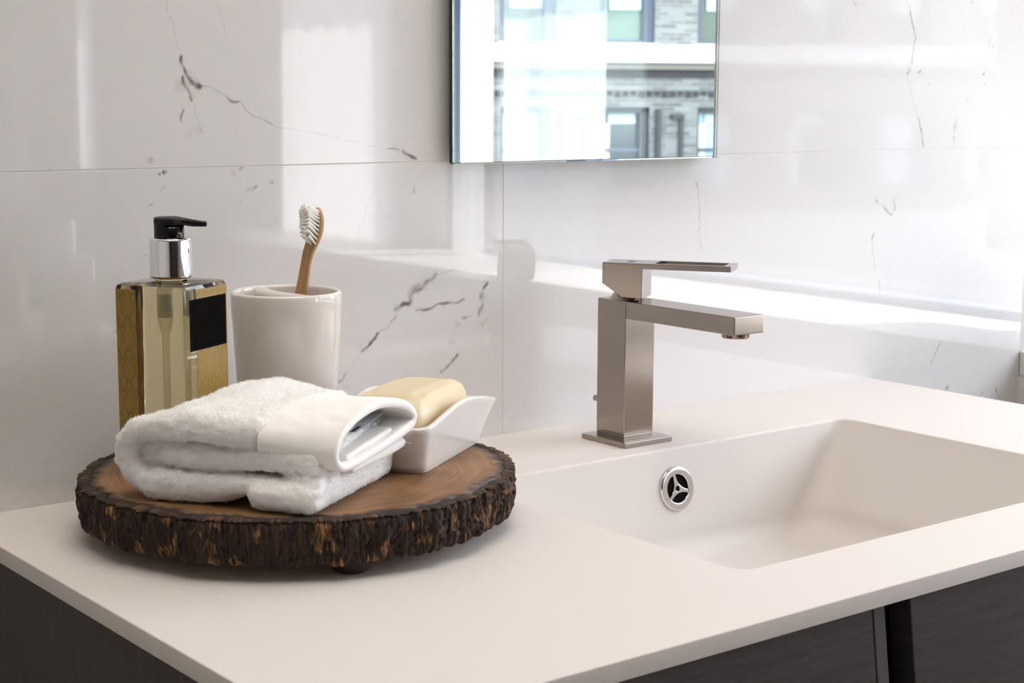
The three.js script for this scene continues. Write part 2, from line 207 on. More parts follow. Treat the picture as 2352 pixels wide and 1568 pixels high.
// ------------------------------------------------------------------ street and building seen in the mirror
part(structure('ground', 'pale street outside'), 'street', box(X1 + 0.6, 60, -1.05, -0.9, -40, 60), std(rgb(100, 100, 102), 0.9));
{
  const B = thing('brick_building', 'light brick building with dark framed windows seen in the mirror', 'building', [19.388, Y0, 21.468], Math.atan2(0.418, 0.908));
  // local x runs along the facade, local z points towards the bathroom when negative
  const F = -1; // outward
  const brickMap = pixelTex(512, 512, (u, v) => {
    const row = Math.floor(v * 32), uu = (u * 8 + (row % 2) * 0.5) % 8, col = Math.floor(uu), fx = uu - col, fy = v * 32 - row;
    const k = 126 + 26 * N2(col * 3.1 + 7, row * 1.7), m = fx < 0.05 || fy < 0.16; const n = N2(u * 60, v * 60) * 8; return m ? [150 + n, 148 + n, 145 + n] : [k + n, k - 2 + n, k - 4 + n];
  });
  const brick = std(0xffffff, 0.9, { map: brickMap }), darkBrick = std(rgb(62, 59, 63), 0.9), white = std(rgb(232, 231, 228), 0.8), beige = std(rgb(146, 140, 130), 0.85), dark = std(rgb(42, 42, 50), 0.5), bluegrey = std(rgb(70, 76, 94), 0.5);
  for (const m of [brick, darkBrick, white, beige, dark, bluegrey]) m.color.multiplyScalar(0.52);
  const fb = (n, m, x0, x1, y0, y1, o0, o1, p = B) => part(p, n, boxUV(box(x0, x1, y0, y1, -o1, -o0), 0.42), m);
  const lowA = 0.10, P = 1.72, K0 = -7, K1 = 9;
  fb('wall', brick, -22, 26, -1.76, 8, -0.9, -0.3);
  fb('cornice', white, -14, 18, 0.955, 1.265, 0, 0.22); fb('soffit_strip', beige, -14, 18, 0.83, 0.955, 0, 0.1); fb('dark_course', darkBrick, -14, 18, 0.68, 0.83, -0.02, 0.03);
  fb('brick_course', brick, -14, 18, 0.455, 0.68, -0.3, 0); fb('lintel_course', brick, -14, 18, 0.15, 0.31, -0.3, 0); fb('frieze_backing', brick, -14, 18, 0.31, 0.455, -0.3, -0.01);
  fb('plinth', beige, -14, 18, -1.76, -1.4, -0.3, 0.3);
  for (let k = 0; k < 46; k++) fb('frieze_brick', darkBrick, -3.4 + k * 0.15, -3.4 + k * 0.15 + 0.095, 0.33 + 0.02 * (k % 3), 0.44, -0.01, 0.03);
  const gUp = phys(rgb(62, 80, 70), 0.08), gLow = phys(rgb(34, 44, 50), 0.08), gDark = phys(rgb(44, 58, 47), 0.08), gBlue = phys(rgb(130, 156, 176), 0.15), blind = std(rgb(146, 158, 160), 0.8);
  for (let k = K0; k < K1; k++) {
    const x = k * 1.86;                                    // one bay
    fb('pier', brick, x + 0.94, x + 1.76, 1.265, 3.4, -0.3, 0); fb('pier', brick, x + 0.86, x + 1.79, -1.4, 0.15, -0.3, 0);
    for (const [y0, y1, up] of [[1.28, 3.2, 1], [-1.4, 0.15, 0]]) {
      const w = new THREE.Group(); w.name = numbered('window'); B.add(w);
      const a = x - 0.1, b = x + (up ? 0.94 : 0.86);
      fb('frame', up ? bluegrey : dark, b - (up ? 0.2 : 0.17), b, y0, y1, -0.2, -0.06, w); fb('frame', up ? bluegrey : dark, a, a + 0.08, y0, y1, -0.2, -0.06, w); fb('frame', up ? bluegrey : dark, a, b, y0, y0 + 0.07, -0.2, -0.07, w); fb('frame', dark, a, b, y1 - 0.11, y1, -0.2, -0.06, w);
      fb('pane', up ? (k % 2 ? gDark : gUp) : (k % 2 ? gBlue : gLow), a + 0.02, b - 0.1, y0, y1, -0.22, -0.2, w);
      fb('blind', blind, a + 0.22, b - 0.22, up ? 1.9 : -0.15, up ? 3.0 : 0.06, -0.18, -0.16, w);
      if (!up) { fb('curtain', white, a + 0.1, a + 0.24, y0, -0.15, -0.17, -0.14, w); fb('rail', bluegrey, a, b, -0.66, -0.6, -0.2, -0.1, w); }
      fb('sill', white, a - 0.02, b + 0.02, y0 - 0.02, y0 + 0.015, -0.1, 0.06, w);
    }
    fb('downpipe', dark, x + 0.97, x + 1.06, -1.4, 0.12, 0, 0.07);
    fb('wall_lamp', dark, x + 1.26, x + 1.5, -0.06, 0.02, 0, 0.1); fb('wall_lamp', dark, x + 1.42, x + 1.5, -1.1, -0.06, 0, 0.06);
  }
}

// ------------------------------------------------------------------ vanity
const CW = 0.9868, CD = 0.5062, CT = 0.0120, SK = [0.3522, 0.7887, 0.1338, 0.427];
const solid = phys(rgb(222, 215, 209), 0.55, { ior: 1.45 });
{
  const T = thing('basin_counter', 'matt off-white vanity countertop with an integrated rectangular basin', 'countertop', [0, Y0, 0]);
  const rim0 = roundRect(SK[0] - 0.0032, SK[1] + 0.0032, SK[2] - 0.0032, SK[3] + 0.0032, 0.015, 8), V2 = (l) => l.map(([x, z]) => new THREE.Vector2(x, -z));
  const e = 0.001, s = new THREE.Shape(V2([[e, e], [CW - e, e], [CW - e, CD - e], [e, CD - e]])); s.holes.push(new THREE.Path(V2(rim0)));
  const face = new THREE.ShapeGeometry(s); face.rotateX(-Math.PI / 2);
  const under = face.clone(); { const ix = Array.from(under.index.array); for (let i = 0; i < ix.length; i += 3) [ix[i], ix[i + 1]] = [ix[i + 1], ix[i]]; under.setIndex(ix); under.translate(0, -CT, 0); under.computeVertexNormals(); }
  const out = (o, y) => roundRect(o, CW - o, o, CD - o, 0.0012, 3).map(([x, z]) => [x, y, z]), er = [];
  for (let k = 0; k <= 4; k++) { const a = k / 4 * Math.PI / 2; er.push(out(e * (1 - Math.sin(a)), -e * (1 - Math.cos(a)))); }
  for (let k = 0; k <= 4; k++) { const a = k / 4 * Math.PI / 2; er.push(out(e * (1 - Math.cos(a)), -CT + e * (1 - Math.sin(a)))); }
  er.splice(5, 0, out(0, -e - 0.0002), out(0, -CT + e + 0.0002));
  er.forEach((r) => r.reverse()); const edge = toCreasedNormals(grid(er, true), 0.5); const tidy = (q) => { const w = q.index ? q.toNonIndexed() : q; return w; };
  part(T, 'slab', mergeGeometries([tidy(face), tidy(under), edge]), solid);
  const ring = (dx0, dx1, dz0, dz1, r, y) => roundRect(SK[0] + dx0, SK[1] - dx1, SK[2] + dz0, SK[3] - dz1, r, 8).map(([x, z]) => [x, y, z]);
  const rows = [ring(-0.0032, -0.0032, -0.0032, -0.0032, 0.015, 0)];
  for (let k = 1; k <= 5; k++) { const a = k / 5 * Math.PI / 2, o = -0.0032 + 0.0024 * Math.sin(a), y = -0.0024 * (1 - Math.cos(a)); rows.push(ring(o, o, o, o, 0.014, y)); }
  const dep = 0.096, fx0 = 0.045, fx1 = 0.046, fz0 = 0.011, fz1 = 0.02;
  for (let k = 1; k <= 8; k++) { const t = k / 8, q = -0.0008 * (1 - t); rows.push(ring(q + fx0 * t, q + fx1 * t, q + fz0 * t, q + fz1 * t, 0.014 + 0.012 * t, -0.0028 - (dep - 0.0268) * t)); }
  for (let k = 1; k <= 8; k++) { const a = k / 8 * Math.PI / 2, o = 0.024 * (1 - Math.cos(a)); rows.push(ring(fx0 + o, fx1 + o, fz0 + o, fz1 + o, 0.03, -(dep - 0.024) - 0.024 * Math.sin(a))); }
  const last = rows[rows.length - 1], cx = 0.565, cz = 0.285;
  for (const t of [0.4, 0.75, 0.93]) rows.push(last.map(([x, y, z]) => [lerp(x, cx, t), y - 0.006 * t, lerp(z, cz, t)]));
  for (const r of rows) r.reverse();
  part(T, 'basin', grid(rows, true), solid);
  const chrome = std(rgb(225, 225, 228), 0.06, { metalness: 1 }), black = phys(rgb(5, 5, 6), 0.4, { specularIntensity: 0.1 });
  // overflow cover on the back wall of the basin
  const of = new THREE.Group(); of.name = 'overflow_cover'; of.userData.label = 'chrome three-spoked overflow cover'; of.position.set(0.5712, -0.0345, 0.1395); of.rotation.x = -Math.atan2(fz0, dep - 0.028); T.add(of);
  const R = 0.0192, pr = [[R, -0.002], [R, 0.0003], [R * 0.985, 0.0009], [R * 0.95, 0.0014], [R * 0.9, 0.0016], [R * 0.8, 0.0016], [R * 0.7, 0.0016], [R * 0.66, 0.0015], [R * 0.64, 0.0011], [R * 0.635, 0], [R * 0.635, -0.002]];
  const rg = lathe(pr, 72); rg.rotateX(Math.PI / 2); part(of, 'ring', rg, chrome);
  const bk = new THREE.CylinderGeometry(R * 0.65, R * 0.65, 0.001, 48); bk.rotateX(Math.PI / 2); bk.translate(0, 0, -0.0006); part(of, 'recess', bk, black);
  // three-armed star with concave sides
  const st = new THREE.Shape(), arms = [100, 220, 340].map((d) => (d + 3) * Math.PI / 180), wA = 0.10, rr = R * 0.645, cI = R * 0.135;
  arms.forEach((a, i) => { const nx = arms[(i + 1) % 3] + (i === 2 ? Math.PI * 2 : 0); const p0 = [rr * Math.cos(a - wA), rr * Math.sin(a - wA)], p1 = [rr * Math.cos(a + wA), rr * Math.sin(a + wA)]; if (!i) st.moveTo(...p0); st.lineTo(...p1); const m = (a + nx) / 2, q = [rr * Math.cos(nx - wA), rr * Math.sin(nx - wA)]; st.quadraticCurveTo(cI * 0.15 * Math.cos(m), cI * 0.15 * Math.sin(m), ...q); });
  const ho = new THREE.Path(); ho.absarc(0, 0, R * 0.14, 0, Math.PI * 2, true); st.holes.push(ho);
  const sg = new THREE.ExtrudeGeometry(st, { depth: 0.0005, bevelEnabled: true, bevelThickness: 0.0003, bevelSize: 0.0003, bevelSegments: 2, curveSegments: 16 }); sg.translate(0, 0, 0.0003);
  part(of, 'star_grille', sg, chrome);
  const pin = new THREE.SphereGeometry(R * 0.145, 24, 12); pin.scale(1, 1, 0.1); pin.translate(0, 0, 0.0004); part(of, 'screw_recess', pin, black);
  part(T, 'drain_cover', lathe([[0.0001, 0.004], [0.02, 0.0038], [0.026, 0.003], [0.029, 0.001], [0.03, 0]], 48).translate(cx, -dep - 0.0052, cz), chrome);
}
{
  const grain = (vert, b = [52, 46, 44]) => { const t = pixelTex(512, 512, (u, v) => { if (!vert) [u, v] = [v, u]; const n = N2(u * 90, v * 3) * 5 + N2(u * 260 + 9, v * 7) * 6 + N2(u * 24, v * 1.3) * 4, pore = N2(u * 170 + 40, v * 10 + 5) > 0.72 ? -12 : 0; return [b[0] + n + pore, b[1] + n * 0.95 + pore, b[2] + n * 0.9 + pore]; }); return t; };
  const sideMat = std(0xffffff, 0.48, { map: grain(true) }), frontMat = std(0xffffff, 0.42, { map: grain(false, [62, 57, 57]) }), stripMat = std(rgb(84, 79, 80), 0.4), black = std(rgb(7, 6, 6), 0.8);
  const V = thing('vanity_cabinet', 'dark espresso wood vanity cabinet under the white countertop', 'cabinet', [0, 0, 0]);
  const top = Y0 - CT - 0.0006, bot = 0.3, zf = CD - 0.004;
  part(V, 'side_panel', boxUV(box(0.003, 0.021, bot, top, 0.004, CD - 0.008, 0.0008, 1), 3), sideMat);
  part(V, 'side_panel', boxUV(box(CW - 0.021, CW - 0.003, bot, top, 0.004, CD - 0.008, 0.0008, 1), 3), sideMat);
  part(V, 'bottom_panel', box(0.021, CW - 0.021, bot, bot + 0.018, 0.004, CD - 0.03), black);
  part(V, 'back_rail', box(0.021, CW - 0.021, bot + 0.018, top - 0.2, 0.004, 0.02), black);
  part(V, 'inner_panel', box(0.021, CW - 0.021, bot + 0.018, top, CD - 0.05, CD - 0.034), black);
  const slant = 0.235, front = (n, xa, xb, sa, sb, z0, z1, mat) => { // board whose side edges lean
    const h = top - bot, s = new THREE.Shape([[xa, 0], [xb, 0], [xb + sb * 0.35, -h], [xa + sa * 0.35, -h]].map((p) => new THREE.Vector2(...p)));
    const g = new THREE.ExtrudeGeometry(s, { depth: z1 - z0 - 0.0012, bevelEnabled: true, bevelThickness: 0.0006, bevelSize: 0.0006, bevelOffset: -0.0006, bevelSegments: 1 }); g.translate(0, top, z0 + 0.0006);
    const gg = boxUV(g, 3); return part(V, n, gg, mat);
  };
  front('drawer_front', 0.0035, 0.3886, 0, slant, zf - 0.018, zf, frontMat);
  front('divider_strip', 0.3909, 0.4019, slant, slant, zf - 0.02, zf - 0.0012, stripMat);
  front('drawer_front', 0.4249, CW - 0.0035, slant, 0, zf - 0.018, zf, frontMat);
}

// ------------------------------------------------------------------ mirror
{
  const M = thing('wall_mirror', 'frameless rectangular glass mirror with polished green edges on the marble wall', 'mirror');
  const z = 0.0152, x0 = 0.4256, x1 = 0.7365, y0 = Y0 + 0.2402, y1 = y0 + 0.72, t = 0.005, c = 0.0011;
  const s = new THREE.Shape([[x0 + c, y0 + c], [x1 - c, y0 + c], [x1 - c, y1 - c], [x0 + c, y1 - c]].map((p) => new THREE.Vector2(...p)));
  const g = new THREE.ExtrudeGeometry(s, { depth: t - 2 * c, bevelEnabled: true, bevelThickness: c, bevelSize: c, bevelSegments: 1 }); g.translate(0, 0, z - t + c);
  part(M, 'glass', g, phys(0xffffff, 0, { transmission: 1, thickness: 0.005, ior: 1.5, attenuationColor: new THREE.Color().setRGB(0.45, 0.85, 0.7), attenuationDistance: 0.06 }));
  part(M, 'silvering', box(x0 + 0.0015, x1 - 0.0015, y0 + 0.0015, y1 - 0.0015, z - t - 0.0006, z - t - 0.0001), std(rgb(250, 250, 250), 0, { metalness: 1 }));
  part(M, 'backing', box(x0 + 0.001, x1 - 0.001, y0 + 0.001, y1 - 0.001, z - t - 0.0022, z - t - 0.0008), std(rgb(70, 66, 62), 0.7));
  part(M, 'hanging_rail', box(x0 + 0.05, x1 - 0.05, y0 + 0.1, y0 + 0.13, 0.0002, z - t - 0.0022), std(rgb(120, 120, 120), 0.4, { metalness: 1 }));
}

// ------------------------------------------------------------------ faucet
{
  const lines = Array.from({ length: 512 }, rng(21)), brushed = pixelTex(8, 512, (u, v) => { const k = 90 + 90 * lines[Math.floor(v * 512)]; return [k, k, k]; }, false);
  const nickel = phys(rgb(164, 153, 145), 0.17, { metalness: 1, bumpMap: brushed, bumpScale: 0.000004 }), seamDark = std(rgb(30, 26, 24), 0.6);
  const F = thing('faucet', 'square brushed nickel basin faucet with an open rectangular lever', 'faucet', [0.5658, Y0, 0.0777]);
  const bx = (...a) => boxUV(box(...a), 8);
  part(F, 'base_plate', bx(-0.0305, 0.0245, 0.0001, 0.0046, -0.0225, 0.0350, 0.0006), nickel);
  part(F, 'base_collar', bx(-0.0168, 0.0168, 0.0046, 0.0066, -0.0178, 0.0176, 0.0004, 1), nickel);
  part(F, 'body', bx(-0.0171, 0.0171, 0.0066, 0.1240, -0.0182, 0.0180, 0.0007), nickel);
  part(F, 'spout_seam', box(-0.0166, 0.0166, 0.1098, 0.1235, 0.0180, 0.0183), seamDark);
  const sp = part(F, 'spout', bx(-0.0171, 0.0171, 0.1092, 0.1240, 0.0183, 0.1469, 0.0008), nickel);
  part(sp, 'aerator', lathe([[0.0001, 0.1048], [0.0092, 0.1048], [0.0096, 0.1046], [0.0108, 0.1048], [0.0112, 0.1056], [0.0113, 0.1096]], 40).translate(0, 0, 0.132), std(rgb(160, 140, 132), 0.15, { metalness: 1 }), 'round aerator under the spout tip');
  part(F, 'dome_collar', lathe([[0.0138, 0.1238], [0.0138, 0.1242], [0.0134, 0.1256], [0.0122, 0.1278], [0.0102, 0.1296], [0.007, 0.131], [0.0001, 0.1316]], 48), std(rgb(176, 160, 148), 0.2, { metalness: 1 }));
  const H = new THREE.Group(); H.name = 'handle'; H.rotation.y = 34 * Math.PI / 180; F.add(H);   // turned towards the right
  const prof = new THREE.Shape([[-0.0176, 0.1384], [0.0005, 0.1262], [0.018, 0.1255], [0.018, 0.1513], [0.094, 0.1513], [0.094, 0.1561], [-0.0176, 0.1561]].map(([z, y]) => new THREE.Vector2(z, y)));
  const hg = new THREE.ExtrudeGeometry(prof, { depth: 0.0328, bevelEnabled: true, bevelThickness: 0.0006, bevelSize: 0.0006, bevelOffset: -0.0006, bevelSegments: 2 }); hg.rotateY(-Math.PI / 2); hg.translate(0.0164, 0, 0);
  const cut = new Brush(box(-0.0128, 0.0128, 0.14, 0.17, 0.0275, 0.0873)); cut.updateMatrixWorld(); const hbrush = new Brush(hg); hbrush.updateMatrixWorld();
  const ev = new Evaluator(); ev.attributes = ['position', 'normal', 'uv']; const hres = ev.evaluate(hbrush, cut, SUBTRACTION).geometry; hres.clearGroups();
  part(H, 'lever', boxUV(hres, 8), nickel);
  const mk = std(rgb(120, 108, 100), 0.45, { metalness: 1 });
  part(H, 'engraved_mark', mergeGeometries([[-0.006, -0.002], [-0.001, 0.001], [0.002, 0.006]].map(([a, b]) => box(a, b, 0.15605, 0.15613, 0.001, 0.0075))), mk, 'faint engraved mark on the lever');
  const pk = new THREE.CylinderGeometry(0.0028, 0.0028, 0.006, 24); pk.rotateX(Math.PI / 2); pk.translate(-0.0135, 0.034, -0.0212); part(F, 'pop_up_knob', pk, nickel);
}

// ------------------------------------------------------------------ wooden tray
const TR = { x: 0.19, z: 0.1565, r: 0.1515, y0: 0.0102, y1: 0.04 };
{
  const T = thing('wood_tray', 'round live-edge wood slice tray with dark bark on short feet', 'tray', [TR.x, Y0, TR.z]);
  const nT = 1100, th = (i) => i / nT * Math.PI * 2;
  const base = (a) => TR.r + 0.0022 * N2(Math.cos(a) * 1.1 + 3, Math.sin(a) * 1.1) + 0.0016 * N2(Math.cos(a) * 4 + 9, Math.sin(a) * 4) ;
  const furrow = (a, v) => { const c = Math.cos(a), s = Math.sin(a), w = 0.22 * N3(c * 7, s * 7, v * 1.2), rough = 0.55 + 0.45 * smooth(-0.2, 0.9, Math.cos(a - 0.25));
    const f1 = 1 - Math.abs(N3(c * 12 + w, s * 12 + w, v * 0.12)), f1b = 1 - Math.abs(N3(c * 27 + w, s * 27 + 9, v * 0.3)), f2 = N3(c * 40 + w, s * 40 + w, v * 0.3), f3 = N3(c * 110, s * 110, v * 0.6), plate = smooth(-0.06, 0.12, N3(c * 15 + 4, s * 15, v * 0.5 + 2));
    return -0.0036 * rough * Math.pow(f1, 7) - 0.0022 * rough * Math.pow(f1b, 7) + 0.0006 * f2 * rough + 0.0004 * f3 + 0.0014 * (plate - 0.5) + 0.00022 * N3(c * 60, s * 60, v * 2 + 7); };
  const rIn = (a) => base(a) - 0.0082 - 0.0022 * N2(Math.cos(a) * 6 + 20, Math.sin(a) * 6) - 0.0008 * N2(Math.cos(a) * 30 + 20, Math.sin(a) * 30);
  // wood disc
  const H = TR.y1 - TR.y0, rowsW = [];
  for (const f of [0.0005, 0.2, 0.4, 0.6, 0.8, 0.93, 1]) rowsW.push(Array.from({ length: 360 }, (_, i) => { const a = i / 360 * Math.PI * 2, r = rIn(a) * f; return [r * Math.cos(a), TR.y1 - 0.0002 * (f === 1 ? 1 : 0), r * Math.sin(a)]; }));
  for (const f of [1, 0.0005]) rowsW.push(Array.from({ length: 360 }, (_, i) => { const a = i / 360 * Math.PI * 2, r = rIn(a) * f; return [r * Math.cos(a), TR.y0 + 0.001, r * Math.sin(a)]; }));
  rowsW.forEach((r) => r.reverse());
  const wood = pixelTex(1536, 1536, (u, v) => {
    const x = (u - 0.5) * 0.32, z = (v - 0.5) * 0.32, px = x + 0.012, pz = z + 0.004, a = Math.atan2(pz, px), R = Math.hypot(x, z) / rIn(Math.atan2(z, x));
    let r = Math.hypot(px, pz) + 0.0035 * N2(px * 16, pz * 16) + 0.001 * N2(px * 55 + 7, pz * 55);
    const ring = 0.5 + 0.5 * Math.sin(r * 900 + 3.5 * N2(r * 45, 3)), fine = N2(r * 1400, a * 3), streak = N2(r * 260 + 31, a * 2.2), patch = N2(x * 22 + 4, z * 22), speck = N2(x * 900, z * 900);
    let k = 0.5 + 0.14 * (ring - 0.5) + 0.11 * streak + 0.05 * fine + 0.16 * patch + 0.03 * speck;
    if (streak > 0.45) k -= (streak - 0.45) * 0.5;
    let c = [lerp(84, 182, k), lerp(59, 136, k), lerp(38, 92, k)];
    const edge = smooth(0.935, 0.985, R + 0.02 * N2(a * 14, 5)); c = [lerp(c[0], 72, edge), lerp(c[1], 55, edge), lerp(c[2], 48, edge)];
    return c;
  });
  part(T, 'wood_face', grid(rowsW, true, (r, c, q) => [q[0] / 0.32 + 0.5, q[2] / 0.32 + 0.5]), phys(0xffffff, 0.5, { map: wood, specularIntensity: 0.6 }));
  // bark ring
  const nb = 26, rowsB = [];
  rowsB.push(Array.from({ length: nT }, (_, i) => { const a = th(i), r = rIn(a) - 0.0006; return [r * Math.cos(a), TR.y1 - 0.0008, r * Math.sin(a)]; }));
  for (const f of [0.02, 0.35, 0.7, 0.95]) rowsB.push(Array.from({ length: nT }, (_, i) => { const a = th(i), r = lerp(rIn(a), base(a) + furrow(a, 0), f); return [r * Math.cos(a), TR.y1 + 0.0002 - 0.0012 * f * f + 0.0006 * f * N3(Math.cos(a) * 30, Math.sin(a) * 30, f * 3), r * Math.sin(a)]; }));
  for (let k = 0; k <= nb; k++) { const v = k / nb; rowsB.push(Array.from({ length: nT }, (_, i) => { const a = th(i), e = Math.min(1, Math.min(v, 1 - v) * 9), r = base(a) + furrow(a, v * 3) - 0.0018 * (1 - e) * (1 - e) - 0.003 * v * v; const low = TR.y0 + 0.0012 * N2(Math.cos(a) * 22, Math.sin(a) * 22); return [r * Math.cos(a), lerp(TR.y1 - 0.0014, low, v), r * Math.sin(a)]; })); }
  rowsB.push(Array.from({ length: nT }, (_, i) => { const a = th(i), r = rIn(a) - 0.003; return [r * Math.cos(a), TR.y0 + 0.0008, r * Math.sin(a)]; }));
  rowsB.forEach((r) => r.reverse());
  const barkTex = pixelTex(2048, 256, (u, v) => {
    const a = -u * Math.PI * 2, c = Math.cos(a), s = Math.sin(a), vv = 1 - v;
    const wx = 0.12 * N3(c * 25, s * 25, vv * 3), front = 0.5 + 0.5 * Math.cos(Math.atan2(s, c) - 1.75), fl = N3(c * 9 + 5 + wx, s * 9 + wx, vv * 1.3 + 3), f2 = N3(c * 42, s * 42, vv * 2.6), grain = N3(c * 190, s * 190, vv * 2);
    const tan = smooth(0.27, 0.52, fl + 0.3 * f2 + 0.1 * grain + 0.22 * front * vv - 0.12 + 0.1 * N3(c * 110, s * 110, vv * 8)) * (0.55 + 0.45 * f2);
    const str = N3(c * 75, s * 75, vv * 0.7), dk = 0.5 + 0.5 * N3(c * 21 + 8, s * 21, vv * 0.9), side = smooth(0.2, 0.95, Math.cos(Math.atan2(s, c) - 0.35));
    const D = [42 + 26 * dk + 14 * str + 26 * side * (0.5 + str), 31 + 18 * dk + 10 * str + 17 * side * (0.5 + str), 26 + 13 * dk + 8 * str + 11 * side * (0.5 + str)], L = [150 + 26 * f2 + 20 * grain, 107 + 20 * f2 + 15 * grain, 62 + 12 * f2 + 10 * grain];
    const ck = 1 - 0.62 * smooth(0.86, 0.97, 1 - Math.abs(N3(c * 44 + wx, s * 44 + 3, vv * 0.5))) - 0.3 * smooth(0.84, 0.96, 1 - Math.abs(N3(c * 95 + wx, s * 95 + 3, vv * 0.8)));
    for (const q of [D, L]) for (let i = 0; i < 3; i++) q[i] *= ck;
    return [lerp(D[0], L[0], tan), lerp(D[1], L[1], tan), lerp(D[2], L[2], tan)];
  });
  const nrow = rowsB.length;
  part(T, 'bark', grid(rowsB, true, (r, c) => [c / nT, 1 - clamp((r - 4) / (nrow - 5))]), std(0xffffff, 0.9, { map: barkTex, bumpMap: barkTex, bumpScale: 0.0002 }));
  const footMat = std(rgb(52, 34, 26), 0.6);
  for (const a of [106, 16, 196, 286]) { const r = 0.125, t = a * Math.PI / 180; part(T, 'foot', lathe([[0.0001, 0.0001], [0.0095, 0.0001], [0.0112, 0.0012], [0.0118, 0.005], [0.0118, TR.y0 + 0.0012]], 32).translate(r * Math.cos(t), 0, r * Math.sin(t)), footMat); }
}

// ------------------------------------------------------------------ soap bottle
{
  const B = thing('soap_bottle', 'square glass pump bottle of golden liquid soap with a black label', 'bottle', [0.1245, Y0 + TR.y1 + 0.0002, 0.0985], 30 * Math.PI / 180);
  const h = 0.1295, s = 0.0275, glass = phys(0xffffff, 0.0, { transmission: 1, thickness: 0.05, ior: 1.45, attenuationColor: new THREE.Color().setRGB(0.90, 0.78, 0.42), attenuationDistance: 0.08 });
  const sq = (o, r, y) => roundRect(-s + o, s - o, -s + o, s - o, r, 10).map(([x, z]) => [x, y, z]);
  const rows = [sq(0.02, 0.004, 0.0003), sq(0.003, 0.003, 0.0), sq(0.0008, 0.003, 0.0008), sq(0, 0.003, 0.003), sq(0, 0.003, h - 0.0026), sq(0.0007, 0.003, h - 0.0009), sq(0.0026, 0.003, h), sq(0.012, 0.006, h + 0.0001)];
  const circ = (r, y) => sq(0, 0.003, 0).map((p, i, l) => { const a = Math.atan2(l[0][2], l[0][0]) + i / l.length * Math.PI * 2; return [r * Math.cos(a), y, r * Math.sin(a)]; });
  rows.push(circ(0.0118, h + 0.0004), circ(0.0105, h + 0.0012), circ(0.0103, h + 0.003), circ(0.0103, h + 0.0042), circ(0.0004, h + 0.0044));
  rows.unshift(sq(0.0262, 0.0001, 0.0003)); rows.forEach((r) => r.reverse());
  part(B, 'glass_body', toCreasedNormals(grid(rows, true), 0.6), glass, 'glass body full of pale golden soap');
  // golden printed wrap with green dotted wave lines: the left face's outer strip and most of the right face
  const goldTex = (w, x0) => canvas(512, 1024, (g, W, Hh) => {
    g.fillStyle = 'rgb(158,126,58)'; g.fillRect(0, 0, W, Hh); const S = W / w, Sy = Hh / (h - 0.0065);
    g.strokeStyle = 'rgb(84,86,40)'; g.lineWidth = 0.00034 * S; g.setLineDash([0.0005 * S, 0.0004 * S]);
    const row = 0.0222, per = 0.0084;
    for (let r = -1; r < 7; r++) { const yb = r * row * Sy; g.beginPath(); for (let k = -4; k < 14; k++) { for (let i = 0; i <= 24; i++) { const t = i / 24, x = (k * per + t * per - x0) * S, y = yb - Math.cos(t * Math.PI * 2) * 0.0038 * Sy; i || k > -4 ? g.lineTo(x, y) : g.moveTo(x, y); } } g.stroke();
      for (let k = -4; k < 12; k++) for (const sg of [-1, 1]) { g.beginPath(); for (let i = 0; i <= 20; i++) { const t = i / 20, x = (k * per + per * 0.5 + sg * (0.0031 * (1 - Math.sin(t * Math.PI) * 0.85)) - x0) * S, y = yb + 0.002 * Sy + t * row * 0.86 * Sy; i ? g.lineTo(x, y) : g.moveTo(x, y); } g.stroke(); } }
  });
  const gold = (w, x0) => phys(0xffffff, 0.25, { map: goldTex(w, x0), specularIntensity: 0.7 });
  const facePanel = (x0, x1, y0, y1) => { const g = box(x0, x1, y0, y1, s + 0.00005, s + 0.00025), p = g.attributes.position, uv = new Float32Array(p.count * 2); for (let i = 0; i < p.count; i++) { uv[2 * i] = (p.getX(i) - x0) / (x1 - x0); uv[2 * i + 1] = (p.getY(i) - y0) / (y1 - y0); } g.setAttribute('uv', new THREE.BufferAttribute(uv, 2)); return g; };
  const leftTurn = -Math.PI / 2;
  part(B, 'printed_wrap', facePanel(-s + 0.0012, -s + 0.0172, 0.003, h - 0.0035).rotateY(leftTurn), gold(0.0148, 0), 'golden wrap with dotted wave lines on the left face');
  part(B, 'printed_wrap', facePanel(-s + 0.0155, s - 0.0012, 0.003, h - 0.0035), gold(0.035, 0.02), 'golden wrap with dotted wave lines on the right face');
  const labelTex = canvas(512, 640, (g, W, Hh) => { g.fillStyle = 'rgb(22,19,19)'; g.fillRect(0, 0, W, Hh); g.strokeStyle = 'rgb(34,34,46)'; g.lineWidth = 5; g.strokeRect(20, 16, W - 40, Hh - 32);
    g.fillStyle = 'rgb(31,28,29)'; g.font = '110px serif'; g.fillText('NE', 95, 185); g.font = '34px serif'; for (let k = 0; k < 3; k++) { g.fillRect(140, 400 + k * 42, 200 - k * 20, 6); } g.font = '60px serif'; g.fillText('Wo', 95, 565); g.fillRect(190, 555, 150, 6); });
  const lab = facePanel(-s + 0.0068, s - 0.0028, 0.0845, 0.1196); lab.translate(0, 0, 0.00025);
  part(B, 'label', lab, phys(0xffffff, 0.8, { map: labelTex, specularIntensity: 0 }), 'black label on the right face');
  const plastic = phys(rgb(250, 248, 238), 0.35, { transmission: 0.75, thickness: 0 }), spring = std(rgb(186, 180, 162), 0.5);
  part(B, 'dip_tube', lathe([[0.0001, 0.01], [0.0026, 0.01], [0.0026, 0.092], [0.0046, 0.098], [0.0055, 0.103], [0.0055, h - 0.001], [0.0001, h - 0.001]], 24), plastic, 'translucent dip tube inside the soap');
  part(B, 'pump_spring', mergeGeometries([0, 1, 2, 3, 4].map((k) => new THREE.TorusGeometry(0.0045, 0.0009, 8, 28).rotateX(Math.PI / 2).translate(0, 0.105 + k * 0.0032, 0))), spring);
  const chrome = std(rgb(238, 238, 240), 0.03, { metalness: 1 });
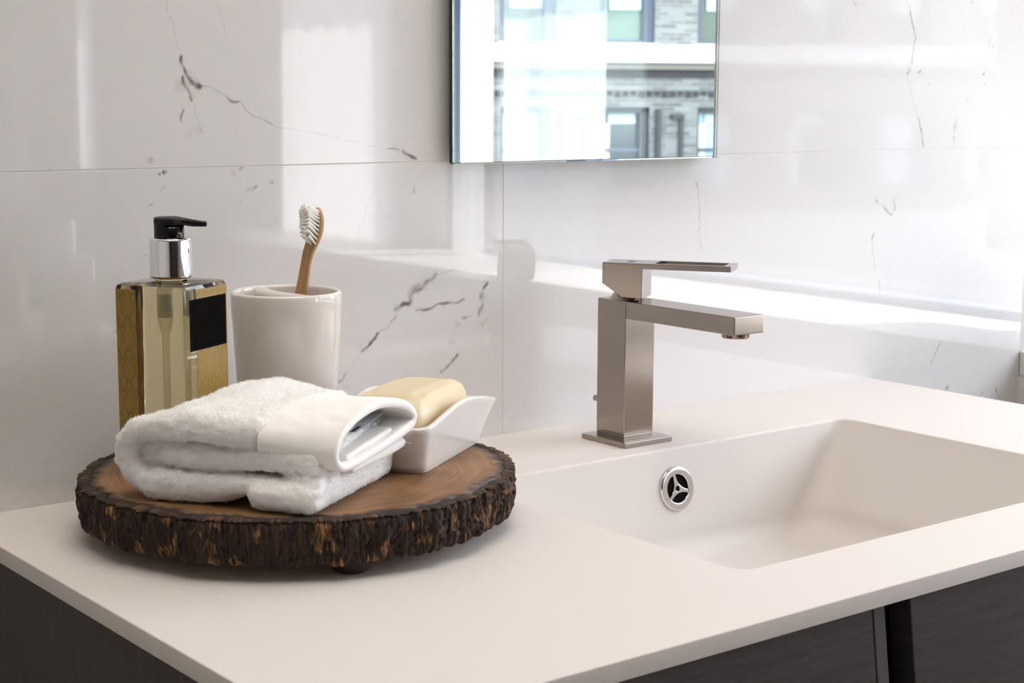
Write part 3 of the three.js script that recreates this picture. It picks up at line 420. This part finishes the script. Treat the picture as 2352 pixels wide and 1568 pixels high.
  const c0 = h + 0.0024; part(B, 'chrome_collar', lathe([[0.0105, c0], [0.0132, c0], [0.0142, c0 + 0.0007], [0.0145, c0 + 0.002], [0.0145, c0 + 0.0254], [0.0141, c0 + 0.0270], [0.0130, c0 + 0.0278], [0.0114, c0 + 0.0276], [0.0111, c0 + 0.0267], [0.0001, c0 + 0.0267]], 72), chrome, 'chrome collar of the pump');
  const P = new THREE.Group(); P.name = 'pump_head'; P.userData.label = 'black pump head with a spout'; P.rotation.y = -(30 + 34) * Math.PI / 180; B.add(P);
  const matte = phys(rgb(17, 15, 16), 0.45, { specularIntensity: 0.6 }), glossy = phys(rgb(8, 8, 9), 0.1, { specularIntensity: 0.6 }), y1 = c0 + 0.0272;
  part(P, 'stem', lathe([[0.0001, y1 - 0.001], [0.0096, y1 - 0.001], [0.0098, y1 + 0.0005], [0.0098, y1 + 0.0105], [0.0001, y1 + 0.0105]], 48), glossy);
  // cover: half skirt behind the stem plus a long drop-shaped top that slopes to the nozzle (+x)
  const sk = new THREE.Shape(); sk.absarc(0, 0, 0.0106, 1.35, Math.PI * 2 - 1.75, false); sk.absarc(0, 0, 0.0099, Math.PI * 2 - 1.75, 1.35, true);
  const skg = new THREE.ExtrudeGeometry(sk, { depth: 0.0115, bevelEnabled: false, curveSegments: 40 }); skg.rotateX(-Math.PI / 2); skg.translate(0, y1 - 0.0006, 0); part(P, 'skirt', skg, matte);
  const out = []; const R = 0.0107, tip = 0.0252, wt = 0.0031;
  for (let i = 0; i <= 60; i++) { const a = 0.62 + i / 60 * (Math.PI * 2 - 1.24); out.push([R * Math.cos(a), R * Math.sin(a)]); }
  for (const [x, z] of [[0.0125, -0.0046], [0.017, -0.0036], [0.021, -0.0032], [tip - 0.0006, -wt], [tip, -wt + 0.0006], [tip, wt - 0.0006], [tip - 0.0006, wt], [0.021, 0.0032], [0.017, 0.0036], [0.0125, 0.0046]]) out.push([x, z]);
  const topY = (x) => y1 + 0.0146 - 0.0030 * smooth(0.002, 0.026, x), botY = (x) => y1 + 0.0098 - 0.0016 * smooth(0.008, 0.02, x);
  const mk = (o, yf) => out.map(([x, z]) => { const l = Math.hypot(x, z), k = 1 - o / Math.max(l, 0.006); return [x > 0.011 ? x - o * (x > tip - 0.001 ? 1 : 0.2) : x * k, yf(x), x > 0.011 ? z * (1 - o / 0.005) : z * k]; });
  const cap = [mk(0.0088, botY), mk(0.0003, botY), mk(0, (x) => botY(x) + 0.0004), mk(0, (x) => topY(x) - 0.0011), mk(0.0004, (x) => topY(x) - 0.0003), mk(0.0012, topY), mk(0.006, (x) => topY(x) + 0.0003), out.map(([x]) => [clamp(x * 0.1, -0.001, 0.01), topY(0) + 0.0003 - 0.0012 * smooth(0, 0.02, x), 0])];
  cap.unshift(out.map(([x]) => [clamp(x * 0.1, -0.001, 0.01), botY(0), 0]));
  cap.forEach((r) => r.reverse()); part(P, 'spout_cover', toCreasedNormals(grid(cap, true), 0.9), matte);
  part(P, 'nozzle', box(tip - 0.001, tip + 0.0001, y1 + 0.0089, y1 + 0.0108, -0.0018, 0.0018, 0.0005), std(rgb(4, 4, 4), 0.7));
}

// ------------------------------------------------------------------ toothbrush tumbler
const TM = [0.2292, TR.y1 + 0.0002, 0.0745], TH = 0.1135;
{
  const T = thing('toothbrush_tumbler', 'white ceramic toothbrush tumbler with a divided mouth', 'tumbler', [TM[0], Y0 + TM[1], TM[2]]);
  const glaze = phys(rgb(232, 225, 218), 0.04, { ior: 1.6 });
  const P = [[0.0001, 0.0], [0.026, 0.0], [0.0305, 0.0012], [0.0332, 0.005], [0.0352, 0.018], [0.0376, 0.045], [0.0394, 0.075], [0.0408, 0.1], [0.0412, 0.1075]];
  for (let k = 1; k <= 8; k++) { const a = k / 8 * Math.PI; P.push([0.0391 + 0.0021 * Math.cos(a), TH - 0.0028 + 0.0028 * Math.sin(a)]); }
  P.push([0.0364, 0.1055], [0.0356, 0.1], [0.0340, 0.07], [0.032, 0.03], [0.028, 0.008], [0.022, 0.006], [0.0001, 0.006]);
  part(T, 'body', lathe(P, 96), glaze);
  // divider: a wavy wall whose rounded top sinks below the rim in the middle
  const n = 40, sec = 14, rows = [], DIV = 1.665;
  for (let j = 0; j <= n; j++) {
    const t = j / n * 2 - 1, L = 0.0384, top = TH - 0.0004 - 0.0012 * (1 - t * t), wv = -0.0045 * Math.sin(t * 2.4), w = 0.0042 + 0.003 * Math.pow(Math.abs(t), 5), row = [];
    for (let k = 0; k <= sec; k++) { const a = -Math.PI / 2 + k / sec * Math.PI, px = w * Math.sin(a), py = top - w * (1 - Math.cos(a)); row.push([t * L, py, wv + px]); }
    row.unshift([t * L * 0.94, 0.05, wv - 0.0042]); row.push([t * L * 0.94, 0.05, wv + 0.0042]);
    rows.push(row.map(([l, y, q]) => [l * Math.cos(DIV) - q * Math.sin(DIV), y, l * Math.sin(DIV) + q * Math.cos(DIV)]));
  }
  part(T, 'divider', grid(rows, false), glaze);
}

// ------------------------------------------------------------------ bamboo toothbrush
{
  const Rv = new THREE.Vector3(0.788, 0, 0.616), Cam = new THREE.Vector3(-0.61, 0.1, 0.78).normalize(), Up = new THREE.Vector3(0, 1, 0);
  const base = new THREE.Vector3(0.2505, 0.1085, 0.0615);       // where the brush passes the rim level of the tumbler
  const T = thing('toothbrush', 'bamboo toothbrush with white bristles leaning in the tumbler', 'toothbrush', [base.x, Y0 + TM[1], base.z]);
  const y0 = base.y - 0;  // local origin on the tray level under the rim point
  // spine in (sideways, height) metres relative to the rim point, width, thickness, turn towards the left
  const K = [[-0.0135, -0.088, 0.0098, 0.0052, 10], [-0.0085, -0.05, 0.0098, 0.0052, 10], [-0.0028, -0.012, 0.0098, 0.0052, 10], [-0.0006, 0.0, 0.0095, 0.0052, 10], [0.0015, 0.012, 0.0082, 0.005, 12], [0.0032, 0.022, 0.0076, 0.0048, 16], [0.0056, 0.032, 0.0086, 0.0047, 24], [0.0090, 0.0405, 0.0106, 0.0047, 30], [0.0112, 0.048, 0.0122, 0.0047, 33], [0.0120, 0.055, 0.0123, 0.0047, 35], [0.0116, 0.0605, 0.0110, 0.0046, 35], [0.0110, 0.0632, 0.0082, 0.0042, 35], [0.0105, 0.0645, 0.003, 0.003, 35]];
  const cur = new THREE.CatmullRomCurve3(K.map((k) => new THREE.Vector3(k[0], k[1], 0))), at = (t, i) => { const f = t * (K.length - 1), a = Math.min(K.length - 2, Math.floor(f)); return lerp(K[a][i], K[a + 1][i], f - a); };
  const frame = (t) => { const p = cur.getPoint(t), d = cur.getTangent(t), ph = at(t, 4) * Math.PI / 180; const pos = Rv.clone().multiplyScalar(p.x).addScaledVector(Up, p.y + y0); const tan = Rv.clone().multiplyScalar(d.x).addScaledVector(Up, d.y).normalize(); let nrm = Cam.clone().multiplyScalar(Math.cos(ph)).addScaledVector(Rv, -Math.sin(ph)); nrm.addScaledVector(tan, -nrm.dot(tan)).normalize(); return { pos, tan, nrm, side: new THREE.Vector3().crossVectors(tan, nrm).normalize() }; };
  const rows = [], nS = 16; for (let j = 0; j <= 90; j++) { const t = j / 90, f = frame(t), w = at(t, 2) / 2, h = at(t, 3) / 2, row = []; for (let k = 0; k < nS; k++) { const a = k / nS * Math.PI * 2, c = Math.cos(a), s = Math.sin(a), e = (x) => Math.sign(x) * Math.pow(Math.abs(x), 0.5); const p = f.pos.clone().addScaledVector(f.side, w * e(c)).addScaledVector(f.nrm, h * e(s)); row.push([p.x, p.y, p.z]); } rows.push(row); }
  const c0 = rows[0].reduce((a, b) => [a[0] + b[0] / nS, a[1] + b[1] / nS, a[2] + b[2] / nS], [0, 0, 0]); rows.unshift(rows[0].map(() => c0)); const c1 = rows[rows.length - 1].reduce((a, b) => [a[0] + b[0] / nS, a[1] + b[1] / nS, a[2] + b[2] / nS], [0, 0, 0]); rows.push(rows[0].map(() => c1));
  const bam = pixelTex(256, 1024, (u, v) => { const k = N2(u * 26, v * 3) * 12 + N2(u * 60 + 9, v * 8) * 7 + (N2(u * 40 + 3, v * 30) > 0.75 ? -14 : 0); return [190 + k, 147 + k * 0.9, 102 + k * 0.8]; });
  part(T, 'handle', grid(rows, true), std(0xffffff, 0.55, { map: bam }), 'bamboo handle and head');
  const br = std(rgb(250, 247, 242), 0.7), tg = new THREE.CylinderGeometry(0.0015, 0.0007, 0.0135, 8); tg.translate(0, 0.0062, 0);
  for (let j = 0; j < 12; j++) for (let k = -1.5; k <= 1.5; k++) {
    const t = lerp(0.535, 0.93, (j + 0.5 * (Math.abs(k) < 1)) / 11.6), f = frame(Math.min(t, 0.94)); if (Math.abs(k) > 1 && (j === 11 || j === 0)) continue;
    const d = f.nrm.clone().multiplyScalar(0.84).addScaledVector(f.tan, 0.52 + 0.05 * N2(j, k)).addScaledVector(Rv, -0.2).addScaledVector(f.side, -0.05 * k).normalize();
    const m = part(T, 'bristle_tuft', tg, br); m.position.copy(f.pos).addScaledVector(f.nrm, 0.0018).addScaledVector(f.side, k * 0.0027); m.quaternion.setFromUnitVectors(Up, d); m.scale.y = 1 - 0.22 * Math.pow(j / 11, 3) - 0.2 * (Math.abs(k) > 1 ? 1 : 0) * (j < 2 || j > 8 ? 1 : 0);
  }
}

// ------------------------------------------------------------------ frame shared by towel, dish and soap on the tray: x = depth, z = towards the viewer's right end
const FT = 33.5 * Math.PI / 180, FO = [0.128, Y0 + TR.y1, 0.283];
{
  const D = thing('soap_dish', 'white ceramic soap dish with wavy rim on the wood tray', 'soap dish', FO, FT);
  const glaze = phys(rgb(232, 226, 220), 0.08, { ior: 1.5 }), n = 14;
  const per = (x0, x1, z0, z1, r) => { const c = roundRect(x0, x1, z0, z1, r, 8), o = []; for (let i = 0; i < c.length; i++) { const a = c[i], b = c[(i + 1) % c.length], L = Math.hypot(b[0] - a[0], b[1] - a[1]), m = L > 0.006 ? n : 1; for (let k = 0; k < m; k++) o.push([lerp(a[0], b[0], k / m), lerp(a[1], b[1], k / m)]); } return o; };
  // local x = depth d, local z = -a
  const bot = per(0.1275, 0.2475, -0.0385, 0.0195, 0.008), top = per(0.1215, 0.2525, -0.0505, 0.0325, 0.011);
  const inB = per(0.1345, 0.2405, -0.0325, 0.0135, 0.008), inT = per(0.1262, 0.2478, -0.0458, 0.0278, 0.009);
  const rimOf = top.map(([x, z]) => { const s = (x - 0.1215) / 0.131, side = Math.min(1, Math.abs(z + 0.007) / 0.0305); let h = 0.0325 + 0.0105 * smooth(-0.06, 0.55, s) - 0.0030 * smooth(0.5, 0.8, s) - 0.0058 * smooth(0.72, 1.0, s); if (z < -0.03) h += 0.0035 * smooth(0, 0.3, s); h -= 0.0022 * (1 - side) * (s < 0.1 || s > 0.9 ? 1 : 0); return h; }), rim = rimOf;
  for (const L of [top, inT]) for (const p of L) { const s = (p[0] - 0.1215) / 0.131; if (p[1] > -0.007) p[1] -= 0.009 * (1 - s); }
  const mix = (A, B, t, yf) => A.map((p, i) => [lerp(p[0], B[i][0], t), yf(i), lerp(p[1], B[i][1], t)]);
  const ctr = [0.1875, -0.008], shrink = (A, k, y) => A.map((p) => [lerp(ctr[0], p[0], k), y, lerp(ctr[1], p[1], k)]);
  const rows = [shrink(bot, 0.01, 0.0012), shrink(bot, 0.94, 0.0012), shrink(bot, 0.95, 0.0002), shrink(bot, 0.968, 0.0002), shrink(bot, 0.972, 0.0022), mix(bot, top, 0.0, () => 0.0032)];
  for (let k = 1; k <= 10; k++) { const t = k / 10, b = Math.pow(t, 1.15); rows.push(mix(bot, top, b, (i) => lerp(0.0034, rim[i] - 0.0016, t))); }
  for (const [o, dy] of [[0.25, -0.0005], [0.5, 0], [0.75, -0.0005], [1, -0.0016]]) rows.push(mix(top, inT, o, (i) => rim[i] + dy));
  for (let k = 1; k <= 10; k++) { const t = k / 10, b = 1 - Math.pow(1 - t, 1.15); rows.push(mix(inT, inB, b, (i) => lerp(rim[i] - 0.0016, 0.008, t))); }
  rows.push(shrink(inB, 0.9, 0.0068), shrink(inB, 0.01, 0.0066)); rows.forEach((r) => r.reverse());
  part(D, 'dish_body', grid(rows, true), glaze);
  const S = thing('soap_bar', 'pale yellow cream soap bar lying in the white dish', 'soap', [FO[0], FO[1], FO[2]], FT);
  const g = new THREE.SphereGeometry(1, 96, 64), p = g.attributes.position, e = (x, q) => Math.sign(x) * Math.pow(Math.abs(x), q);
  for (let i = 0; i < p.count; i++) { const v = new THREE.Vector3().fromBufferAttribute(p, i), m = Math.max(Math.abs(v.x), Math.abs(v.z), 1e-6), c = Math.sqrt(Math.max(0, 1 - v.y * v.y)); const ang = Math.atan2(v.z, v.x), q = 0.3; const ux = e(Math.cos(ang), q) , uz = e(Math.sin(ang), q); const sh = Math.pow(c, 0.34); const y = e(v.y, 0.85); p.setXYZ(i, 0.1835 + ux * sh * 0.0530, 0.0312 + y * 0.0205 + 0.0006 * N2(v.x * 2, v.z * 2), -0.0122 + uz * sh * 0.0284); }
  g.computeVertexNormals();
  const soapTex = pixelTex(512, 512, (u, v) => { const k = N2(u * 4, v * 4) * 0.5, o = smooth(0.2, 0.9, N2(u * 5 + 3, v * 5 + 2)); return [230 + 4 * k - 2 * o, 212 + 4 * k - 7 * o, 176 + 5 * k - 9 * o]; });
  part(S, 'bar', mergeVertices(g), phys(0xffffff, 0.42, { map: soapTex, ior: 1.45 }));
}

// ------------------------------------------------------------------ folded hand towel
{
  const T = thing('folded_towel', 'folded white terry hand towel with a smooth woven border', 'towel', FO, FT);
  const sdBox = (x, y, z, hx, hy, hz, r) => { const qx = Math.abs(x) - hx + r, qy = Math.abs(y) - hy + r, qz = Math.abs(z) - hz + r; return Math.hypot(Math.max(qx, 0), Math.max(qy, 0), Math.max(qz, 0)) + Math.min(Math.max(qx, qy, qz), 0) - r; };
  const smin = (a, b, k) => { const h = Math.max(k - Math.abs(a - b), 0) / k; return Math.min(a, b) - h * h * k * 0.25; };
  const CC = [[0.100, 0.0100], [0.121, 0.0108], [0.1335, 0.0160], [0.1392, 0.0265], [0.1382, 0.0370], [0.1310, 0.0450], [0.110, 0.0485]];
  const segD = (x, y) => { let m = 9; for (let i = 0; i < CC.length - 1; i++) { const [ax, ay] = CC[i], [bx, by] = CC[i + 1], dx = bx - ax, dy = by - ay, t = clamp(((x - ax) * dx + (y - ay) * dy) / (dx * dx + dy * dy)); m = Math.min(m, Math.hypot(x - ax - dx * t, y - ay - dy * t)); } return m; };
  const f = (a, d, y) => {
    const A = a * (1 + 0.30 * clamp(d / 0.125)), w1 = 0.0016 * N3(A * 38, d * 38, y * 50), w2 = 0.0007 * N3(A * 120, d * 120, y * 140 + 9);
    const nt = Math.exp(-(((A - 0.050) / (A > 0.05 ? 0.016 : 0.0045)) ** 2)) * (1 - smooth(0.015, 0.06, d));
    const yb = y - 0.008 * nt * (1 - smooth(0.006, 0.02, y)), fw = 0.0055 * smooth(0.050, 0.043, A) * (1 - smooth(0.012, 0.026, y));
    const b = sdBox(A - 0.0625, yb - 0.0105 + w1 * 0.4, d - 0.0622 + fw * 0.5, 0.0625, 0.0100, 0.0612 + fw * 0.5, 0.0088);
    const d2 = segD(A, y + w1 * 0.5) - 0.0074, e = Math.abs(d - 0.0625) - 0.0610, rr = 0.006, q0 = d2 + rr, q1 = e + rr, c = Math.hypot(Math.max(q0, 0), Math.max(q1, 0)) + Math.min(Math.max(q0, q1), 0) - rr;
    const ro = sdBox(A - 0.0585, y - 0.0312 + w1 * 0.7 - 0.0022 * Math.sin(A * 55), d - 0.0625, 0.0575, 0.0096, 0.0585, 0.0093);
    const li = 0.0060 * Math.sin(Math.PI * clamp(d / 0.125)) + 0.0055 * smooth(0.03, 0.12, d) * smooth(0.05, 0.115, A) + 0.0018 * Math.exp(-(((A - 0.088) / 0.02) ** 2)), t = sdBox(A - 0.0790, y - 0.0462 - li * (y > 0.045 ? 1 : 0.6) + w1 * 0.5, d - 0.0625, 0.0395, 0.0092, 0.0610, 0.0088);
    const inner = sdBox(A - 0.122, y - 0.031, d - 0.066, 0.012, 0.014, 0.055, 0.006);  // filler added inside the left fold so its gap is less dark
    return smin(smin(smin(b, c, 0.005), smin(ro, t, 0.0008), 0.0012 + 0.016 * smooth(0.045, 0.0, A)), inner, 0.004) + w2;
  };
  // surface nets
  const h = 0.00115, mn = [-0.006, -0.010, -0.002], nx = Math.ceil(0.164 / h), nd = Math.ceil(0.142 / h), ny = Math.ceil(0.074 / h), id = (i, j, k) => (k * nd + j) * nx + i;
  const F = new Float32Array(nx * nd * ny);
  for (let k = 0; k < ny; k++) for (let j = 0; j < nd; j++) for (let i = 0; i < nx; i++) F[id(i, j, k)] = f(mn[0] + i * h, mn[1] + j * h, mn[2] + k * h);
  const vid = new Int32Array(nx * nd * ny).fill(-1), V = [], I = [];
  for (let k = 0; k < ny - 1; k++) for (let j = 0; j < nd - 1; j++) for (let i = 0; i < nx - 1; i++) {
    let sx = 0, sy = 0, sz = 0, c = 0; const v = [];
    for (let q = 0; q < 8; q++) v[q] = F[id(i + (q & 1), j + ((q >> 1) & 1), k + (q >> 2))];
    for (let p = 0; p < 8; p++) for (const b of [1, 2, 4]) if (!(p & b)) { const q = p | b; if ((v[p] < 0) !== (v[q] < 0)) { const t = v[p] / (v[p] - v[q]); sx += (p & 1) + (b === 1 ? t : 0); sy += ((p >> 1) & 1) + (b === 2 ? t : 0); sz += (p >> 2) + (b === 4 ? t : 0); c++; } }
    if (c) { vid[id(i, j, k)] = V.length / 3; V.push(mn[0] + (i + sx / c) * h, mn[1] + (j + sy / c) * h, mn[2] + (k + sz / c) * h); }
  }
  for (let k = 1; k < ny - 1; k++) for (let j = 1; j < nd - 1; j++) for (let i = 1; i < nx - 1; i++) {
    const a = F[id(i, j, k)] < 0;
    for (const [di, dj, dk, u, w] of [[1, 0, 0, [0, 1, 0], [0, 0, 1]], [0, 1, 0, [0, 0, 1], [1, 0, 0]], [0, 0, 1, [1, 0, 0], [0, 1, 0]]]) {
      if (a === (F[id(i + di, j + dj, k + dk)] < 0)) continue;
      const q = [[0, 0], [1, 0], [1, 1], [0, 1]].map(([m, n]) => vid[id(i - m * u[0] - n * w[0], j - m * u[1] - n * w[1], k - m * u[2] - n * w[2])]);
      if (a) I.push(q[0], q[1], q[2], q[0], q[2], q[3]); else I.push(q[0], q[2], q[1], q[0], q[3], q[2]);
    }
  }
  const P = new Float32Array(V.length); for (let i = 0; i < V.length; i += 3) { P[i] = V[i + 1]; P[i + 1] = V[i + 2]; P[i + 2] = -V[i]; }  // (a, d, y) -> local (d, y, -a)
  const g = new THREE.BufferGeometry(); g.setAttribute('position', new THREE.BufferAttribute(P, 3)); g.setIndex(I);
  g.computeVertexNormals();
  { // make sure the normals look outwards
    const nn = g.attributes.normal; let s = 0; for (let i = 0; i < nn.count; i += 97) s += nn.getY(i) * (P[3 * i + 1] - 0.028); if (s < 0) { for (let i = 0; i < I.length; i += 3) { const t = I[i]; I[i] = I[i + 1]; I[i + 1] = t; } g.setIndex(I); g.computeVertexNormals(); } }
  const nn = g.attributes.normal, bump = new Float32Array(P);
  for (let i = 0; i < nn.count; i++) { const x = P[3 * i], y = P[3 * i + 1], z = P[3 * i + 2], q = 0.00042 * N3(x * 620, y * 620, z * 620) + 0.0002 * N3(x * 1300, y * 1300, z * 1300); for (let c = 0; c < 3; c++) bump[3 * i + c] += q * nn.array[3 * i + c]; if (bump[3 * i + 1] < 0.0003) bump[3 * i + 1] = 0.0003; }
  const norms = nn.array.slice(); g.setAttribute('position', new THREE.BufferAttribute(bump, 3)); g.computeVertexNormals();
  const cloth = phys(rgb(254, 253, 251), 1, { specularIntensity: 0.2 }), pileCloth = phys(rgb(255, 254, 252), 1, { transmission: 0.45, thickness: 0, specularIntensity: 0.2 });
  const body = part(T, 'terry_cloth', g, cloth);
  { // pile: short curved loops standing on the terry
    const r = rng(77), tri = I.length / 3, acc = []; let tot = 0, A = new THREE.Vector3(), Bv = new THREE.Vector3(), Cv = new THREE.Vector3();
    const blade = new THREE.BufferGeometry(), bw = 0.00016; blade.setAttribute('position', new THREE.Float32BufferAttribute([-bw, 0, 0, bw, 0, 0, -bw * 0.9, 0.0008, 0.0001, bw * 0.9, 0.0008, 0.0001, 0, 0.0015, 0.00045], 3)); blade.setIndex([0, 1, 2, 1, 3, 2, 2, 3, 4]); blade.computeVertexNormals();
    const count = 170000, im = new THREE.InstancedMesh(blade, pileCloth, count), M = new THREE.Matrix4(), q = new THREE.Quaternion(), up = new THREE.Vector3(0, 1, 0), n = new THREE.Vector3(), s = new THREE.Vector3(), pos = new THREE.Vector3(), q2 = new THREE.Quaternion();
    let made = 0; while (made < count) {
      const t = Math.floor(r() * tri) * 3, i0 = I[t], i1 = I[t + 1], i2 = I[t + 2]; let u = r(), v = r(); if (u + v > 1) { u = 1 - u; v = 1 - v; }
      pos.set(0, 0, 0); n.set(0, 0, 0); for (const [i, w] of [[i0, 1 - u - v], [i1, u], [i2, v]]) { pos.x += bump[3 * i] * w; pos.y += bump[3 * i + 1] * w; pos.z += bump[3 * i + 2] * w; n.x += norms[3 * i] * w; n.y += norms[3 * i + 1] * w; n.z += norms[3 * i + 2] * w; }
      if (pos.y < 0.0018 || n.y < -0.75) { if (r() < 0.9) continue; }
      n.x += (r() - 0.5) * 1.1; n.y += (r() - 0.5) * 1.1 + (pos.y < 0.003 ? 0.5 : 0); n.z += (r() - 0.5) * 1.1; n.normalize(); q.setFromUnitVectors(up, n); q2.setFromAxisAngle(up, r() * 6.3); q.multiply(q2); s.setScalar(0.55 + 0.75 * r() * r()); M.compose(pos, q, s); im.setMatrixAt(made++, M);
    }
    im.name = 'pile'; im.userData.kind = 'stuff'; im.castShadow = im.receiveShadow = true; T.add(im);
  }
  // smooth woven border: a flat tube folded over, open towards the right end
  const weave = pixelTex(256, 256, (u, v) => { const k = 200 + 26 * Math.sin(u * 256 * Math.PI / 4) * Math.sin(v * 256 * Math.PI / 4); return [k, k, k]; }, false); weave.repeat.set(60, 40);
  const woven = phys(rgb(253, 250, 246), 0.92, { specularIntensity: 0.3, bumpMap: weave, bumpScale: 0.00006 });
  const v2 = (l) => l.map(([x, y]) => new THREE.Vector3(x, y, 0)), NP = 120;
  const loop = (l) => { const c = new THREE.CatmullRomCurve3(v2(l), true, 'centripetal'); return c.getPoints(NP).slice(0, NP).map((p) => [p.x, p.y]); };
  const oEnd = loop([[0.0150, 0.0262], [0.0085, 0.0318], [0.0075, 0.0395], [0.0130, 0.0485], [0.0285, 0.0562], [0.0480, 0.0607], [0.0680, 0.0625], [0.0930, 0.0590], [0.1110, 0.0525], [0.1195, 0.0440], [0.1165, 0.0365], [0.0990, 0.0318], [0.0740, 0.0282], [0.0500, 0.0258], [0.0330, 0.0247], [0.0220, 0.0247]]);
  const oSeam = loop([[0.0120, 0.0352], [0.0045, 0.0378], [0.0016, 0.0430], [0.0045, 0.0500], [0.0200, 0.0570], [0.0420, 0.0608], [0.0650, 0.0615], [0.0900, 0.0590], [0.1100, 0.0545], [0.1215, 0.0470], [0.1180, 0.0390], [0.1000, 0.0365], [0.0740, 0.0355], [0.0500, 0.0350], [0.0330, 0.0350], [0.0220, 0.0350]]);
  const thick = (p) => 0.0054 + 0.0012 * smooth(0.03, 0.1, p[0]);
  const inset = (L, k) => L.map((p, i) => { const a = L[(i + NP - 1) % NP], b = L[(i + 1) % NP], dx = b[0] - a[0], dy = b[1] - a[1], l = Math.hypot(dx, dy) || 1, s = thick(p) * k; return [p[0] + dy / l * s, p[1] - dx / l * s]; });
  const test = inset(oEnd, 1), sgn = test.reduce((s, p) => s + Math.hypot(p[0] - 0.062, p[1] - 0.042), 0) < oEnd.reduce((s, p) => s + Math.hypot(p[0] - 0.062, p[1] - 0.042), 0) ? 1 : -1;
  const aEnd = (d) => -0.007 - 0.010 * clamp(d / 0.12), aSeam = (d, y) => 0.0415 + 0.010 * clamp(d / 0.12) * (y > 0.045 ? 1 : 0.3) - 0.006 * clamp(d / 0.125);
  const rows = [];
  for (let j = 0; j <= 30; j++) { const t = j / 30; rows.push(oSeam.map((p, i) => { const k = smooth(0, 1, t), d = lerp(p[0], oEnd[i][0], k), y = lerp(p[1], oEnd[i][1], k) - 0.0009 * Math.exp(-((t / 0.05) ** 2)) , a = lerp(aSeam(p[0], p[1]), aEnd(oEnd[i][0]), t), wv = 0.0005 * N3(d * 70, y * 70, a * 50); return [d, y + wv, -a]; })); }
  for (let k = 1; k <= 7; k++) { const an = k / 8 * Math.PI, L = inset(oEnd, sgn * (1 - Math.cos(an)) / 2); rows.push(L.map((p, i) => [p[0], p[1], -aEnd(oEnd[i][0]) + 0.0021 * Math.sin(an)])); }
  const inn = inset(oEnd, sgn); for (let j = 0; j <= 12; j++) rows.push(inn.map((p, i) => [p[0], p[1], -lerp(aEnd(oEnd[i][0]), 0.036, j / 12)]));
  part(T, 'woven_border', grid(rows, true, (r, c) => [c / NP, r / 50]), woven, 'smooth woven border band folded into a loop');
  // the border's second layer inside the loop and the hem fold below it
  const flat = (pts, th, a0, a1f, nm, lb) => { // ribbon with rounded edges through (d,y) points, from a0 (outer) to a1
    const c = new THREE.CatmullRomCurve3(v2(pts)), n = 40, cen = c.getPoints(n), sec = [];
    for (let i = 0; i <= n; i++) { const d = c.getTangent(i / n); sec.push([cen[i].x - d.y * th, cen[i].y + d.x * th]); }
    const e1 = c.getTangent(1); for (let k = 1; k < 8; k++) { const an = Math.PI / 2 - k / 8 * Math.PI; sec.push([cen[n].x + th * (e1.x * Math.cos(an) - e1.y * Math.sin(an)), cen[n].y + th * (e1.y * Math.cos(an) + e1.x * Math.sin(an))]); }
    for (let i = n; i >= 0; i--) { const d = c.getTangent(i / n); sec.push([cen[i].x + d.y * th, cen[i].y - d.x * th]); }
    const e0 = c.getTangent(0); for (let k = 1; k < 8; k++) { const an = -Math.PI / 2 - k / 8 * Math.PI; sec.push([cen[0].x + th * (e0.x * Math.cos(an) - e0.y * Math.sin(an)), cen[0].y + th * (e0.y * Math.cos(an) + e0.x * Math.sin(an))]); }
    const near = (p) => { let b = cen[0], m = 9; for (const q of cen) { const l = Math.hypot(q.x - p[0], q.y - p[1]); if (l < m) { m = l; b = q; } } return b; }, R = [];
    for (let j = 0; j <= 10; j++) R.push(sec.map((p) => [p[0], p[1], -lerp(a1f, a0 - 0.006 * clamp(p[0] / 0.12), j / 10)]));
    for (let k = 1; k <= 8; k++) { const an = k / 8 * Math.PI / 2; R.push(sec.map((p) => { const q = near(p); return [lerp(p[0], q.x, 1 - Math.cos(an)), lerp(p[1], q.y, 1 - Math.cos(an)), -(a0 - 0.006 * clamp(p[0] / 0.12)) + th * Math.sin(an)]; })); }
    return part(T, nm, grid(R, true), woven, lb);
  };
  flat([[0.0300, 0.0312], [0.0450, 0.0330], [0.0660, 0.0348], [0.0920, 0.0372]], 0.0022, -0.004, 0.036, 'border_fold', 'inner fold of the smooth border inside the loop');
  flat([[0.0400, 0.0224], [0.0700, 0.0228], [0.0960, 0.0232], [0.1140, 0.0246]], 0.0036, -0.002, 0.05, 'hem_fold', 'smooth hem fold under the border loop');
  const tagTex = canvas(256, 128, (c, W, Hh) => { c.fillStyle = 'rgb(206,210,222)'; c.fillRect(0, 0, W, Hh); c.fillStyle = 'rgb(120,124,140)'; for (let k = 0; k < 9; k++) c.fillRect(40 + k * 20, 18, 12, 10); c.fillStyle = 'rgb(44,42,48)'; c.fillRect(0, Hh - 30, 70, 16); });
  const tg = new THREE.BoxGeometry(0.044, 0.0004, 0.02, 8, 1, 4); part(T, 'care_tag', tg.rotateZ(0.10).translate(0.082, 0.0438, -0.010), std(0xffffff, 0.8, { map: tagTex }), 'pale grey care tag inside the fold');
  const tc = new THREE.CatmullRomCurve3([[0.117, 0.0245, 0.008], [0.1195, 0.0238, 0.010], [0.1215, 0.0228, 0.0115], [0.1235, 0.0225, 0.0125]].map((p) => new THREE.Vector3(...p)));
  part(T, 'loose_thread', new THREE.TubeGeometry(tc, 20, 0.00035, 6), woven, 'loose thread at the hem corner');
}

renderer.render(scene, camera);
